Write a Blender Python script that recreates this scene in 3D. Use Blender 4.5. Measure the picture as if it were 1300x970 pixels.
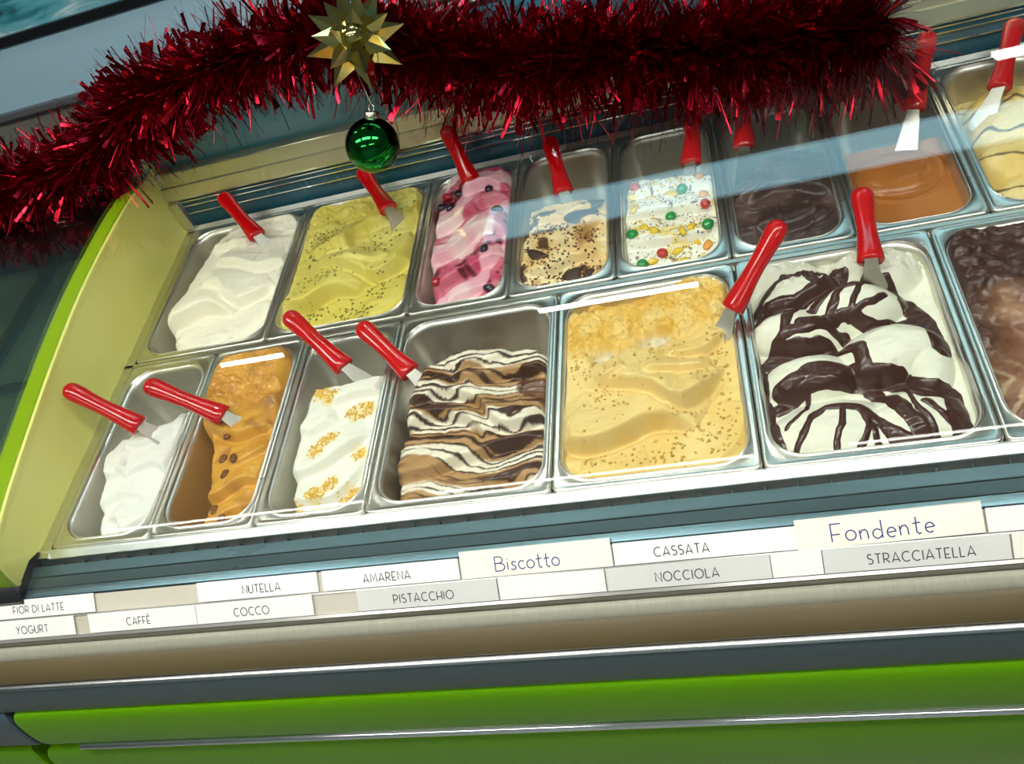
import bpy, math, random
import numpy as np
from mathutils import Vector, Matrix

# ------------------------------------------------------------------ scene, camera, world, light
for o in list(bpy.data.objects):
    bpy.data.objects.remove(o, do_unlink=True)
scene = bpy.context.scene
COL = scene.collection
BASE = 0.95                                    # height of the pan rims above the floor (m)

def W(p):                                      # millimetres in the case frame -> metres in the world
    return Vector((p[0] / 1000.0, p[1] / 1000.0, p[2] / 1000.0 + BASE))

cam_d = bpy.data.cameras.new('camera')
cam = bpy.data.objects.new('camera', cam_d)
COL.objects.link(cam)
cam_d.sensor_width = 36.0
cam_d.sensor_fit = 'HORIZONTAL'
cam_d.lens = 36.0 * 1100.67 / 1300.0
cam_d.clip_start = 0.02
RIGHT = Vector((0.95407, 0.06215, -0.29307))
DOWN = Vector((-0.14280, -0.76561, -0.62725))
FWD = Vector((-0.26336, 0.64029, -0.72157))
m = Matrix((RIGHT, -DOWN, -FWD)).transposed().to_4x4()
m.translation = W((995.6, -572.1, 854.9))
cam.matrix_world = m
scene.camera = cam

world = bpy.data.worlds.new('shop_ambience')
scene.world = world
world.use_nodes = True
bgn = world.node_tree.nodes['Background']
bgn.inputs[0].default_value = (0.62, 0.72, 0.72, 1)
bgn.inputs[1].default_value = 0.0

vs = scene.view_settings
vs.view_transform = 'Standard'
vs.look = 'None'
vs.exposure = 0.68
vs.gamma = 1.0
vs.use_curve_mapping = False

LAMP = 12.5            # emission of the ceiling lamps
COVE = 2.6             # emission of the long cool cove panel

# ------------------------------------------------------------------ materials
MATS = {}

def mat(name, col=(0.8, 0.8, 0.8), rough=0.5, metal=0.0, spec=0.5, coat=0.0, trans=0.0, sss=0.0,
        noise=None, bump=None, emit=None, vcol=False, nsc=(1, 1, 1), rvar=0.0, ior=1.45):
    """noise=(scale, colour2, contrast) mixes a second colour; bump=(scale, strength, distance)."""
    if name in MATS:
        return MATS[name]
    M = bpy.data.materials.new(name)
    M.use_nodes = True
    nt = M.node_tree
    b = nt.nodes['Principled BSDF']
    b.inputs['Base Color'].default_value = (*col, 1)
    b.inputs['Roughness'].default_value = rough
    b.inputs['Metallic'].default_value = metal
    b.inputs['Specular IOR Level'].default_value = spec
    b.inputs['Coat Weight'].default_value = coat
    b.inputs['Coat Roughness'].default_value = 0.08
    b.inputs['Transmission Weight'].default_value = trans
    b.inputs['IOR'].default_value = ior
    if sss:
        b.inputs['Subsurface Weight'].default_value = sss
        b.inputs['Subsurface Radius'].default_value = (0.006, 0.004, 0.003)
        b.inputs['Subsurface Scale'].default_value = 1.0
    tc = nt.nodes.new('ShaderNodeTexCoord')
    mp = nt.nodes.new('ShaderNodeMapping')
    mp.inputs['Scale'].default_value = nsc
    nt.links.new(tc.outputs['Object'], mp.inputs['Vector'])
    src = None
    if vcol:
        a = nt.nodes.new('ShaderNodeAttribute')
        a.attribute_name = 'Col'
        src = a.outputs['Color']
        nt.links.new(src, b.inputs['Base Color'])
    if noise:
        n = nt.nodes.new('ShaderNodeTexNoise')
        n.inputs['Scale'].default_value = noise[0]
        n.inputs['Detail'].default_value = 5
        nt.links.new(mp.outputs[0], n.inputs['Vector'])
        r = nt.nodes.new('ShaderNodeValToRGB')
        r.color_ramp.elements[0].position = 0.5 - noise[2]
        r.color_ramp.elements[1].position = 0.5 + noise[2]
        r.color_ramp.elements[0].color = (*col, 1)
        r.color_ramp.elements[1].color = (*noise[1], 1)
        nt.links.new(n.outputs['Fac'], r.inputs[0])
        nt.links.new(r.outputs[0], b.inputs['Base Color'])
        if rvar:
            mm = nt.nodes.new('ShaderNodeMapRange')
            mm.inputs['To Min'].default_value = rough - rvar
            mm.inputs['To Max'].default_value = rough + rvar
            nt.links.new(n.outputs['Fac'], mm.inputs['Value'])
            nt.links.new(mm.outputs[0], b.inputs['Roughness'])
    if bump:
        n2 = nt.nodes.new('ShaderNodeTexNoise')
        n2.inputs['Scale'].default_value = bump[0]
        n2.inputs['Detail'].default_value = 4
        nt.links.new(mp.outputs[0], n2.inputs['Vector'])
        bp = nt.nodes.new('ShaderNodeBump')
        bp.inputs['Strength'].default_value = bump[1]
        bp.inputs['Distance'].default_value = bump[2]
        nt.links.new(n2.outputs['Fac'], bp.inputs['Height'])
        nt.links.new(bp.outputs[0], b.inputs['Normal'])
    if emit:
        b.inputs['Emission Color'].default_value = (*emit[0], 1)
        b.inputs['Emission Strength'].default_value = emit[1]
    MATS[name] = M
    return M

def glass_mat(name, tint, refl=1.0, rough=0.0):
    M = bpy.data.materials.new(name)
    M.use_nodes = True
    nt = M.node_tree
    nt.nodes.remove(nt.nodes['Principled BSDF'])
    out = nt.nodes['Material Output']
    t = nt.nodes.new('ShaderNodeBsdfTransparent')
    t.inputs[0].default_value = (*tint, 1)
    g = nt.nodes.new('ShaderNodeBsdfGlossy')
    g.inputs['Roughness'].default_value = rough
    fr = nt.nodes.new('ShaderNodeFresnel')
    # the pane is a closed slab that does not bend rays: use the outside Fresnel curve on both of its faces
    ge = nt.nodes.new('ShaderNodeNewGeometry')
    io = nt.nodes.new('ShaderNodeMapRange')
    io.inputs['To Min'].default_value = 1.5
    io.inputs['To Max'].default_value = 1 / 1.5
    nt.links.new(ge.outputs['Backfacing'], io.inputs['Value'])
    nt.links.new(io.outputs[0], fr.inputs['IOR'])
    mu = nt.nodes.new('ShaderNodeMath')
    mu.operation = 'MULTIPLY'
    mu.inputs[1].default_value = refl
    nt.links.new(fr.outputs[0], mu.inputs[0])
    mx = nt.nodes.new('ShaderNodeMixShader')
    nt.links.new(mu.outputs[0], mx.inputs[0])
    nt.links.new(t.outputs[0], mx.inputs[1])
    nt.links.new(g.outputs[0], mx.inputs[2])
    nt.links.new(mx.outputs[0], out.inputs['Surface'])
    MATS[name] = M
    return M

STEEL = mat('brushed_steel', (0.66, 0.64, 0.58), 0.30, 1.0, noise=(30, (0.74, 0.72, 0.66), 0.25), nsc=(1, 8, 1), rvar=0.06)
STEEL_IN = mat('pan_steel_inside', (0.66, 0.64, 0.58), 0.42, 1.0, noise=(14, (0.74, 0.72, 0.66), 0.3), nsc=(1, 1, 4), rvar=0.08)
RAILM = mat('polished_rail', (0.86, 0.87, 0.84), 0.34, 1.0, noise=(20, (0.72, 0.73, 0.72), 0.3))
SLATM = mat('teal_slat_metal', (0.065, 0.12, 0.14), 0.30, 0.65, noise=(5, (0.075, 0.135, 0.155), 0.25), nsc=(1, 4, 1), rvar=0.08)
DARK = mat('dark_plastic', (0.04, 0.043, 0.046), 0.45)
BLACK = mat('black_plastic', (0.01, 0.011, 0.013), 0.3)
HOLDER = mat('label_rail_plastic', (0.48, 0.45, 0.34), 0.35, noise=(8, (0.62, 0.60, 0.52), 0.25))
LIP = mat('label_rail_lip', (0.50, 0.50, 0.46), 0.22, 0.6)
BEIGE = mat('beige_bumper', (0.085, 0.066, 0.028), 0.42, spec=0.3, noise=(4, (0.105, 0.083, 0.038), 0.3), nsc=(1, 6, 6))
SLATE = mat('slate_band', (0.055, 0.085, 0.10), 0.32, noise=(3, (0.068, 0.10, 0.118), 0.3))
LINE = mat('aluminium_trim', (0.60, 0.61, 0.62), 0.25, 1.0)
GREEN = mat('lime_lacquer', (0.115, 0.32, 0.0), 0.25, spec=0.2, coat=0.15, noise=(2.5, (0.10, 0.29, 0.0), 0.3), bump=(160, 0.06, 0.002))
CHROME = mat('chrome_strip', (0.85, 0.86, 0.86), 0.12, 1.0)
SIDE = mat('cream_yellow_panel', (0.74, 0.72, 0.17), 0.35, noise=(3, (0.80, 0.78, 0.26), 0.3), coat=0.2)
LIME = mat('lime_edge', (0.17, 0.29, 0.003), 0.3, coat=0.2, noise=(5, (0.21, 0.34, 0.004), 0.3))
BLUEWALL = mat('dark_blue_recess', (0.012, 0.075, 0.115), 0.28, 0.1, noise=(6, (0.02, 0.11, 0.16), 0.3))
FASCIA = mat('champagne_fascia', (0.62, 0.58, 0.38), 0.25, 0.7, noise=(5, (0.72, 0.68, 0.50), 0.3), nsc=(1, 1, 5), rvar=0.06)
DOORG = mat('blue_door_glass', (0.03, 0.15, 0.21), 0.16, 0.0, spec=0.6, noise=(4, (0.06, 0.22, 0.30), 0.3), nsc=(1, 1, 1))
GLASS = glass_mat('clear_glass', (0.965, 0.985, 0.975), 1.0)
NGLASS = glass_mat('tinted_glass', (0.70, 0.80, 0.80), 3.2, 0.06)
CARD = mat('white_card', (0.86, 0.86, 0.83), 0.45, noise=(12, (0.80, 0.80, 0.76), 0.35))
CARDG = mat('grey_card', (0.60, 0.61, 0.58), 0.45, noise=(12, (0.66, 0.67, 0.64), 0.35))
CARDC = mat('cream_card', (0.84, 0.82, 0.74), 0.5, noise=(12, (0.78, 0.76, 0.66), 0.35))
INK = mat('grey_ink', (0.055, 0.055, 0.06), 0.6)
PEN = mat('blue_pen', (0.018, 0.022, 0.16), 0.5)
REDH = mat('red_plastic', (0.58, 0.002, 0.005), 0.12, spec=0.4, coat=0.4, sss=0.1, noise=(40, (0.42, 0.002, 0.004), 0.3))
BLADE = mat('blade_steel', (0.46, 0.44, 0.38), 0.36, 1.0, noise=(60, (0.55, 0.53, 0.47), 0.3))
FOIL = mat('red_foil', (0.26, 0.004, 0.014), 0.20, 0.95, spec=0.7, noise=(35, (0.30, 0.005, 0.016), 0.2))
WIRE = mat('garland_wire', (0.08, 0.004, 0.008), 0.4, 0.5)
GOLD = mat('gold_foil', (0.62, 0.52, 0.20), 0.09, 1.0, noise=(25, (0.52, 0.44, 0.16), 0.3))
BALLG = mat('green_mirror', (0.008, 0.16, 0.025), 0.05, 1.0)
CAPM = mat('bauble_cap_metal', (0.62, 0.60, 0.50), 0.25, 1.0)
THREAD = mat('thread', (0.6, 0.6, 0.55), 0.6)

# ------------------------------------------------------------------ object helpers
ORI = {}

def tag(o, label=None, cat=None, group=None, kind=None):
    if label: o['label'] = label
    if cat: o['category'] = cat
    if group: o['group'] = group
    if kind: o['kind'] = kind
    return o

def empty(name, origin, label=None, cat=None, group=None):
    o = bpy.data.objects.new(name, None)
    o.empty_display_size = 0.02
    COL.objects.link(o)
    o.location = W(origin)
    ORI[o.name] = origin
    return tag(o, label, cat, group)

def mesh(name, verts, faces, material, parent=None, origin=None, smooth=True, colors=None, autos=None):
    """verts in mm (case frame). A child's mesh sits in its parent's frame; a top-level mesh has its own origin."""
    v = np.asarray(verts, dtype=float).reshape(-1, 3)
    if parent is not None:
        og = np.array(ORI[parent.name], float)
    else:
        og = np.array(origin if origin is not None else (v[:, 0].mean(), v[:, 1].mean(), v[:, 2].min()), float)
    me = bpy.data.meshes.new(name)
    if isinstance(faces, np.ndarray):
        nv, nf, k = len(v), len(faces), faces.shape[1]
        me.vertices.add(nv)
        me.vertices.foreach_set('co', ((v - og) / 1000.0).astype(np.float32).ravel())
        me.loops.add(nf * k)
        me.loops.foreach_set('vertex_index', faces.astype(np.int32).ravel())
        me.polygons.add(nf)
        me.polygons.foreach_set('loop_start', np.arange(0, nf * k, k, dtype=np.int32))
        me.update(calc_edges=True)
    else:
        me.from_pydata(((v - og) / 1000.0).tolist(), [], faces)
    me.validate()
    if colors is not None:
        at = me.color_attributes.new('Col', 'FLOAT_COLOR', 'POINT')
        c = np.ones((len(v), 4), np.float32)
        c[:, :3] = colors
        at.data.foreach_set('color', c.ravel())
    if smooth:
        me.polygons.foreach_set('use_smooth', [True] * len(me.polygons))
        if autos:
            me.set_sharp_from_angle(angle=math.radians(autos))
    me.materials.append(material)
    o = bpy.data.objects.new(name, me)
    COL.objects.link(o)
    if parent is not None:
        o.parent = parent
        ORI[o.name] = ORI[parent.name]
    else:
        o.location = W(og)
        ORI[o.name] = tuple(og)
    return o

def box_vf(x0, x1, y0, y1, z0, z1):
    v = [(x0, y0, z0), (x1, y0, z0), (x1, y1, z0), (x0, y1, z0), (x0, y0, z1), (x1, y0, z1), (x1, y1, z1), (x0, y1, z1)]
    f = [(0, 3, 2, 1), (4, 5, 6, 7), (0, 1, 5, 4), (1, 2, 6, 5), (2, 3, 7, 6), (3, 0, 4, 7)]
    return v, f

def join(parts):
    V, F = [], []
    for v, f in parts:
        n = len(V)
        V += [tuple(p) for p in v]
        F += [tuple(i + n for i in q) for q in f]
    return V, F

def bevelled(o, w=0.001, seg=2):
    b = o.modifiers.new('bevel', 'BEVEL')
    b.width = w
    b.segments = seg
    b.limit_method = 'ANGLE'
    return o

def extrude_vf(prof, x0, x1):
    """closed (Y, Z) profile swept along X, capped"""
    n = len(prof)
    a = sum(prof[i][0] * prof[(i + 1) % n][1] - prof[(i + 1) % n][0] * prof[i][1] for i in range(n))
    if a < 0:
        prof = prof[::-1]
    V = [(x0, y, z) for y, z in prof] + [(x1, y, z) for y, z in prof]
    F = [(i, i + n, (i + 1) % n + n, (i + 1) % n) for i in range(n)]
    F = [q[::-1] for q in F]
    F.append(tuple(range(n))[::-1])
    F.append(tuple(range(n, 2 * n)))
    return V, F

def ribbon_prof(path, t):
    """open (Y, Z) path thickened downward/backward by t into a closed profile"""
    p = [np.array(q, float) for q in path]
    back = []
    for i in range(len(p)):
        a = p[max(i - 1, 0)]
        b = p[min(i + 1, len(p) - 1)]
        d = (b - a) / np.linalg.norm(b - a)
        nrm = np.array((-d[1], d[0]))
        back.append(p[i] - nrm * t)
    return [tuple(q) for q in p] + [tuple(q) for q in back[::-1]]

def spline(pts, n):
    P = np.array(pts, float)
    out = []
    m_ = len(P) - 1
    for k in range(n + 1):
        t = k / n * m_
        i = min(int(t), m_ - 1)
        f = t - i
        p0, p1, p2, p3 = P[max(i - 1, 0)], P[i], P[i + 1], P[min(i + 2, m_)]
        out.append(0.5 * ((2 * p1) + (-p0 + p2) * f + (2 * p0 - 5 * p1 + 4 * p2 - p3) * f * f + (-p0 + 3 * p1 - 3 * p2 + p3) * f ** 3))
    return np.array(out)

def frame_of(d):
    d = d / np.linalg.norm(d)
    up = np.array((0, 0, 1.0)) if abs(d[2]) < 0.95 else np.array((0, 1.0, 0))
    a = np.cross(d, up)
    a /= np.linalg.norm(a)
    return a, np.cross(a, d)

def tube_vf(path, rad, n=10, cap=True):
    path = np.asarray(path, float)
    k = len(path)
    rad = np.broadcast_to(np.asarray(rad, float), (k,))
    V, F = [], []
    for i in range(k):
        a, b = frame_of(path[min(i + 1, k - 1)] - path[max(i - 1, 0)])
        for j in range(n):
            t = 2 * math.pi * j / n
            V.append(path[i] + rad[i] * (math.cos(t) * a + math.sin(t) * b))
    for i in range(k - 1):
        for j in range(n):
            F.append((i * n + j, i * n + (j + 1) % n, (i + 1) * n + (j + 1) % n, (i + 1) * n + j))
    if cap:
        F.append(tuple(range(n))[::-1])
        F.append(tuple(range((k - 1) * n, k * n)))
    return V, F

def lathe_vf(prof, c, n=32):
    """prof = (r, z) from bottom to top about the vertical axis through c"""
    V, F = [], []
    for r, z in prof:
        for j in range(n):
            t = 2 * math.pi * j / n
            V.append((c[0] + r * math.cos(t), c[1] + r * math.sin(t), c[2] + z))
    for i in range(len(prof) - 1):
        for j in range(n):
            F.append((i * n + j, i * n + (j + 1) % n, (i + 1) * n + (j + 1) % n, (i + 1) * n + j))
    F.append(tuple(range(n))[::-1])
    F.append(tuple(range((len(prof) - 1) * n, len(prof) * n)))
    return V, F

# ------------------------------------------------------------------ room
def struct(name, v, f, m_):
    o = mesh(name, v, f, m_, smooth=False)
    o['kind'] = 'structure'
    return o

FLOORM = mat('floor_tiles', (0.30, 0.28, 0.25), 0.4, noise=(3, (0.36, 0.34, 0.30), 0.3))
CEILM = mat('ceiling_paint', (0.78, 0.80, 0.78), 0.7, noise=(2, (0.74, 0.77, 0.76), 0.3))
WALLM = mat('wall_paint', (0.36, 0.46, 0.48), 0.7, noise=(2, (0.42, 0.50, 0.51), 0.3))
struct('floor', *box_vf(-3200, 4400, -2600, 3600, -980, -950), FLOORM)
struct('ceiling', *box_vf(-3200, 4400, -2600, 3600, 1650, 1690), CEILM)
struct('wall_back', *box_vf(-3200, 4400, 3600, 3640, -950, 1650), WALLM)
struct('wall_right', *box_vf(4400, 4440, -2600, 3600, -950, 1650), WALLM)
struct('wall_front', *box_vf(-3200, 4400, -2640, -2600, -950, 1650), WALLM)
struct('wall_left', *box_vf(-3240, -3200, -2600, 3600, -950, 1650), WALLM)

LAMPM = mat('lamp_diffuser', (0.9, 0.9, 0.88), 0.4, emit=((1.0, 0.98, 0.93), LAMP))
COVEM = mat('cool_diffuser', (0.7, 0.85, 0.9), 0.4, emit=((0.42, 0.80, 0.95), COVE))
HOUSE = mat('lamp_housing', (0.7, 0.7, 0.7), 0.4, 0.3)

def ceiling_lamp(x, y, wx, wy, label, group=None, name='ceiling_lamp_offscreen', dm=None):
    e = empty(name, (x, y, 1650), label, 'lamp', group)
    t = 14
    fr = join([box_vf(x - wx / 2 - t, x + wx / 2 + t, y - wy / 2 - t, y - wy / 2, 1632, 1650),
               box_vf(x - wx / 2 - t, x + wx / 2 + t, y + wy / 2, y + wy / 2 + t, 1632, 1650),
               box_vf(x - wx / 2 - t, x - wx / 2, y - wy / 2, y + wy / 2, 1632, 1650),
               box_vf(x + wx / 2, x + wx / 2 + t, y - wy / 2, y + wy / 2, 1632, 1650)])
    mesh('lamp_frame', *fr, HOUSE, e, smooth=False)
    mesh('diffuser_offscreen', *box_vf(x - wx / 2, x + wx / 2, y - wy / 2, y + wy / 2, 1638, 1650), dm or LAMPM, e, smooth=False)

for x in (118, 283, 2115, 2290):
    ceiling_lamp(x, 2540, 138, 110, 'small square ceiling lamp behind the long cool cove light', 'small lamps of the rear ceiling row')
ceiling_lamp(1130, 1700, 2000, 340, 'long bluish luminous cove panel in the ceiling', name='cove_light_offscreen', dm=COVEM)
TUBEM = mat('tube_diffuser', (0.9, 0.9, 0.85), 0.4, emit=((1.0, 0.97, 0.88), 180.0))
SOFTM = mat('soft_diffuser', (0.9, 0.9, 0.88), 0.4, emit=((1.0, 0.98, 0.94), 5.0))
for x, w in ((-720, 260), (620, 520)):
    ceiling_lamp(x, 1030, w, 16, 'slim white tube lamp on the ceiling over the staff side', 'slim tube lamps', name='tube_lamp_offscreen', dm=TUBEM)
for x in (-700, 500, 1700):
    ceiling_lamp(x, -220, 950, 300, 'wide white ceiling lamp above the display case', 'wide lamps above the case')
for x in (-300, 1300):
    ceiling_lamp(x, -1500, 1000, 320, 'wide soft ceiling lamp far out over the customer side', 'wide lamps over the customer side', dm=SOFTM)

# ------------------------------------------------------------------ back bar with framed picture
PANELB = mat('grey_blue_panel', (0.34, 0.53, 0.64), 0.5, noise=(3, (0.37, 0.57, 0.68), 0.3))
TAUPE = mat('taupe_board', (0.16, 0.16, 0.135), 0.5, noise=(8, (0.20, 0.20, 0.17), 0.3))
GREYT = mat('grey_rail', (0.10, 0.105, 0.11), 0.35, 0.3)
e = empty('back_counter', (-300, 1400, -950), 'grey blue panelled back counter with a dark grey rail', 'counter')
mesh('counter_body', *box_vf(-2600, 2600, 1400, 1800, -950, 0), TAUPE, e, smooth=False)
bevelled(mesh('rail', *extrude_vf([(1385, 2), (1380, 8), (1385, 22), (1420, 22), (1420, 0)], -2600, 2600), GREYT, e, smooth=False), 0.002)
mesh('panel', *box_vf(-2600, 2600, 1400, 1470, 22, 182), PANELB, e, smooth=False)

def picture_mat():
    M = bpy.data.materials.new('sea_print')
    M.use_nodes = True
    nt = M.node_tree
    b = nt.nodes['Principled BSDF']
    b.inputs['Roughness'].default_value = 0.35
    tc = nt.nodes.new('ShaderNodeTexCoord')
    mp = nt.nodes.new('ShaderNodeMapping')
    mp.inputs['Scale'].default_value = (3, 3, 14)
    mp.inputs['Rotation'].default_value = (0, 0.25, 0)
    n = nt.nodes.new('ShaderNodeTexNoise')
    n.inputs['Scale'].default_value = 2.2
    n.inputs['Detail'].default_value = 6
    n.inputs['Distortion'].default_value = 0.8
    r = nt.nodes.new('ShaderNodeValToRGB')
    cr = r.color_ramp
    cr.elements[0].position = 0.30
    cr.elements[0].color = (0.02, 0.03, 0.035, 1)
    cr.elements[1].position = 0.75
    cr.elements[1].color = (0.62, 0.78, 0.78, 1)
    for p, c in ((0.40, (0.03, 0.20, 0.25, 1)), (0.50, (0.10, 0.38, 0.45, 1)), (0.60, (0.18, 0.42, 0.50, 1))):
        q = cr.elements.new(p)
        q.color = c
    nt.links.new(tc.outputs['Object'], mp.inputs[0])
    nt.links.new(mp.outputs[0], n.inputs['Vector'])
    nt.links.new(n.outputs['Fac'], r.inputs[0])
    nt.links.new(r.outputs[0], b.inputs['Base Color'])
    return M

e = empty('framed_picture', (-900, 1400, 182), 'teal seascape picture in a black frame on the back counter', 'picture')
fr = join([box_vf(-1800, 100, 1392, 1425, 182, 205), box_vf(-1800, 100, 1392, 1425, 480, 503),
           box_vf(-1800, -1777, 1392, 1425, 205, 480), box_vf(77, 100, 1392, 1425, 205, 480)])
mesh('picture_frame', *fr, BLACK, e, smooth=False)
mesh('print', *box_vf(-1777, 77, 1402, 1420, 205, 480), picture_mat(), e, smooth=False)

# ------------------------------------------------------------------ display case
X0, X1 = -20, 1640
case = empty('display_case', (750, 300, -950), 'lime green gelato display case with a low curved glass and steel wells', 'display case')
def part(name, vf, m_, smooth=False, bev=0, parent=None, autos=None):
    o = mesh(name, vf[0], vf[1], m_, parent or case, smooth=smooth, autos=autos)
    if bev: bevelled(o, bev / 1000.0)
    return o

# carcass and wells
part('carcass', box_vf(X0 - 36, X1, -128, 775, -905, -150), TAUPE)
part('plinth', box_vf(X0 - 36, X1, -100, 775, -950, -905), BLACK)
part('well_wall', box_vf(X0, X1, -30, -22, -150, -26), DARK)
part('front_rail', extrude_vf([(-13.5, -40), (-13.5, -7.5), (-12.5, -6), (-2.5, -0.8), (-0.8, -0.8), (8, -9), (8, -14), (-8, -14), (-8, -40)], X0, X1), RAILM)
part('cross_bar', extrude_vf([(338, -18), (338, -9), (346.6, -9), (347.5, -2), (353.5, -2), (354.4, -9), (363, -9), (363, -18)], X0, X1), STEEL)
part('rear_rail', extrude_vf([(693, -18), (693, -9), (702, -9), (703, -2), (711, 3), (712, 2), (712, -18)], X0, X1), RAILM)
part('side_rail', box_vf(X0, -1, -13, 712, -60, -2), STEEL, bev=1)
part('channel', box_vf(X0, X1, -27, -13.6, -40, -22), DARK)
fins = [box_vf(x, x + 1.6, -25, -14.2, -22, -14) for x in range(X0 + 4, X1 - 8, 36)]
o = part('vent_fins', join(fins), SLATM)
o['kind'] = 'stuff'
for y0, y1, za, zb in ((-40.2, -25, -4, -7), (-56.2, -41.6, -7, -9), (-69, -57.6, -9, -12)):
    part('slat', extrude_vf([(y0, zb - 5), (y0, zb - 0.7), (y0 + 0.8, zb), (y1 - 0.8, za), (y1, za - 0.7), (y1, za - 5)], X0, X1), SLATM)
part('slat_bed', box_vf(X0, X1, -70, -27, -34, -19), DARK)

# label rail, gasket, bumper, bands: run on past the side panel to the next case
XL = -300
part('label_rail', extrude_vf([(-70, -15), (-89, -31), (-92, -31), (-111, -49), (-116, -51), (-116, -80), (-70, -80)], XL, X1), HOLDER)
part('label_lip', extrude_vf([(-88.6, -30.6), (-91.2, -28.3), (-93.2, -29.6), (-92, -31.6)], XL, X1), LIP)
part('label_lip', extrude_vf([(-110.6, -48.6), (-113.2, -46.2), (-116.4, -48.4), (-116, -51.5)], XL, X1), LIP)
part('gasket', extrude_vf([(-119.5, -56), (-121, -53.5), (-124, -53.2), (-128, -55), (-132.5, -58.5), (-135.5, -62), (-136, -66), (-120, -72)], XL, X1),
     mat('ribbed_gasket', (0.27, 0.265, 0.20), 0.4, noise=(420, (0.32, 0.315, 0.24), 0.25), nsc=(1, 0.12, 0.12)), smooth=True, autos=40)
part('bumper', extrude_vf([(-120, -66), (-136, -65), (-150, -73), (-158, -80), (-161, -85), (-160, -90), (-150, -94), (-120, -94)], XL, X1), BEIGE, smooth=True, autos=40)
part('trim_line', extrude_vf([(-150, -93), (-163.5, -91), (-166, -92), (-167.5, -95), (-166, -98), (-150, -98)], XL, X1), LINE, smooth=True, autos=50)
part('slate_band', extrude_vf([(-130, -97.5), (-166.5, -97.5), (-169.5, -110), (-175, -148), (-174, -152), (-130, -152)], XL, X1), SLATE, smooth=True, autos=40)

# lime panels: the upper one with rounded left corner
def green_panel(name, path, x0, x1, m_, rnd=26, parent=None):
    """curved panel following the (Y,Z) path (top to bottom); its ends round off towards top and bottom corner"""
    P = spline([(p[0], p[1], 0) for p in path], 28)[:, :2]
    d = np.r_[0, np.cumsum(np.linalg.norm(np.diff(P, axis=0), axis=1))]
    V, F = [], []
    nx = 3
    for (y, z), s in zip(P, d):
        h = d[-1]
        ins = 0.0
        if s < rnd: ins = rnd - math.sqrt(max(0, rnd ** 2 - (rnd - s) ** 2))
        if h - s < rnd: ins = rnd - math.sqrt(max(0, rnd ** 2 - (rnd - (h - s)) ** 2))
        V += [(x0 + ins, y + 24, z), (x0 + ins, y + 3, z), (x0 + ins + 3, y, z), (x1 - 3, y, z), (x1, y + 3, z), (x1, y + 24, z)]
    k = 6
    for i in range(len(P) - 1):
        for j in range(k - 1):
            F.append((i * k + j, (i + 1) * k + j, (i + 1) * k + j + 1, i * k + j + 1))
        F.append((i * k + k - 1, (i + 1) * k + k - 1, (i + 1) * k, i * k))
    F.append(tuple(range(k)))
    F.append(tuple(range((len(P) - 1) * k, len(P) * k))[::-1])
    return mesh(name, V, F, m_, parent or case, smooth=True, autos=35)

UP = [(-172, -153), (-181, -166), (-187, -190), (-191, -220), (-191, -243), (-186, -251)]
LO = [(-186, -264), (-193, -275), (-200, -310), (-206, -380), (-206, -480), (-200, -700), (-190, -905)]
green_panel('upper_panel', UP, -118, X1, GREEN)
part('chrome_strip', extrude_vf([(-170, -252.5), (-190, -252.5), (-195, -255), (-196, -258), (-194, -261.5), (-170, -262.5)], -60, X1), CHROME, smooth=True, autos=50)
green_panel('lower_panel', LO, -150, X1, GREEN, rnd=40)
part('seam_bed', box_vf(XL - 60, X1, -160, -128, -905, -152), SLATE)

# side panel with lime edge, dark foot
TOP = [(-58, 4), (-54, 28), (-47, 54), (-37, 67), (-18, 73), (48, 88), (130, 102), (234, 118), (340, 131), (430, 138), (520, 140), (610, 139), (715, 130), (775, 122)]
TOPS = [tuple(p[:2]) for p in spline([(a, b, 0) for a, b in TOP], 44)]
inner = [(y, z - 5) for y, z in TOPS]
part('side_panel', extrude_vf(inner + [(775, -60), (-58, -60)], -56, X0), SIDE, smooth=True, autos=40)
part('panel_edge', extrude_vf(ribbon_prof(TOPS, 5), -58, -24.5), LIME, smooth=True, autos=50)
part('edge_bead', extrude_vf(ribbon_prof([(y, z + 0.8) for y, z in TOPS], 5), -24, X0 + 1.5), SIDE, smooth=True, autos=50)
part('panel_foot', extrude_vf([(-76, -30), (-76, -8), (-60, 4), (-20, 8), (-2, 0), (-2, -30)], -64, X0 + 1), BLACK, smooth=True, autos=40)
part('corner_post', box_vf(X0 + 1, X0 + 22, 702, 717, 3, 64), STEEL, bev=2)

# rear: recess, guide rails, fascia, door glass
part('rear_recess', box_vf(X0, X1, 717, 735, -40, 64), BLUEWALL)
for z in (30, 47, 57):
    part('guide_rail', box_vf(X0 + 22, X1, 713.5, 717, z, z + 2.2), CHROME)
part('fascia', extrude_vf([(710, 66), (709, 70), (714, 92), (718, 93), (722, 117), (724, 119), (775, 119), (775, 64), (712, 64)], X0, X1), FASCIA, bev=0.5)
part('rear_door', box_vf(X0, 800, 742, 748, 119, 262), DOORG)
part('rear_door', box_vf(780, X1, 752, 758, 119, 262), DOORG)
part('door_frame', box_vf(X0, X1, 740, 760, 262, 272), STEEL, bev=1)

# curved front glass
GP = [(y + (-6 if z < 60 else 0), z + 6) for y, z in TOPS if y <= 716]
GP = [(-67, -7)] + GP
part('front_glass', extrude_vf(ribbon_prof(GP, 5), X0 - 2, X1), GLASS, smooth=True, autos=40)

# ------------------------------------------------------------------ pans
PL = 346.0                                     # pan length
YB = 355.0                                     # front edge of the rear row

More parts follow.
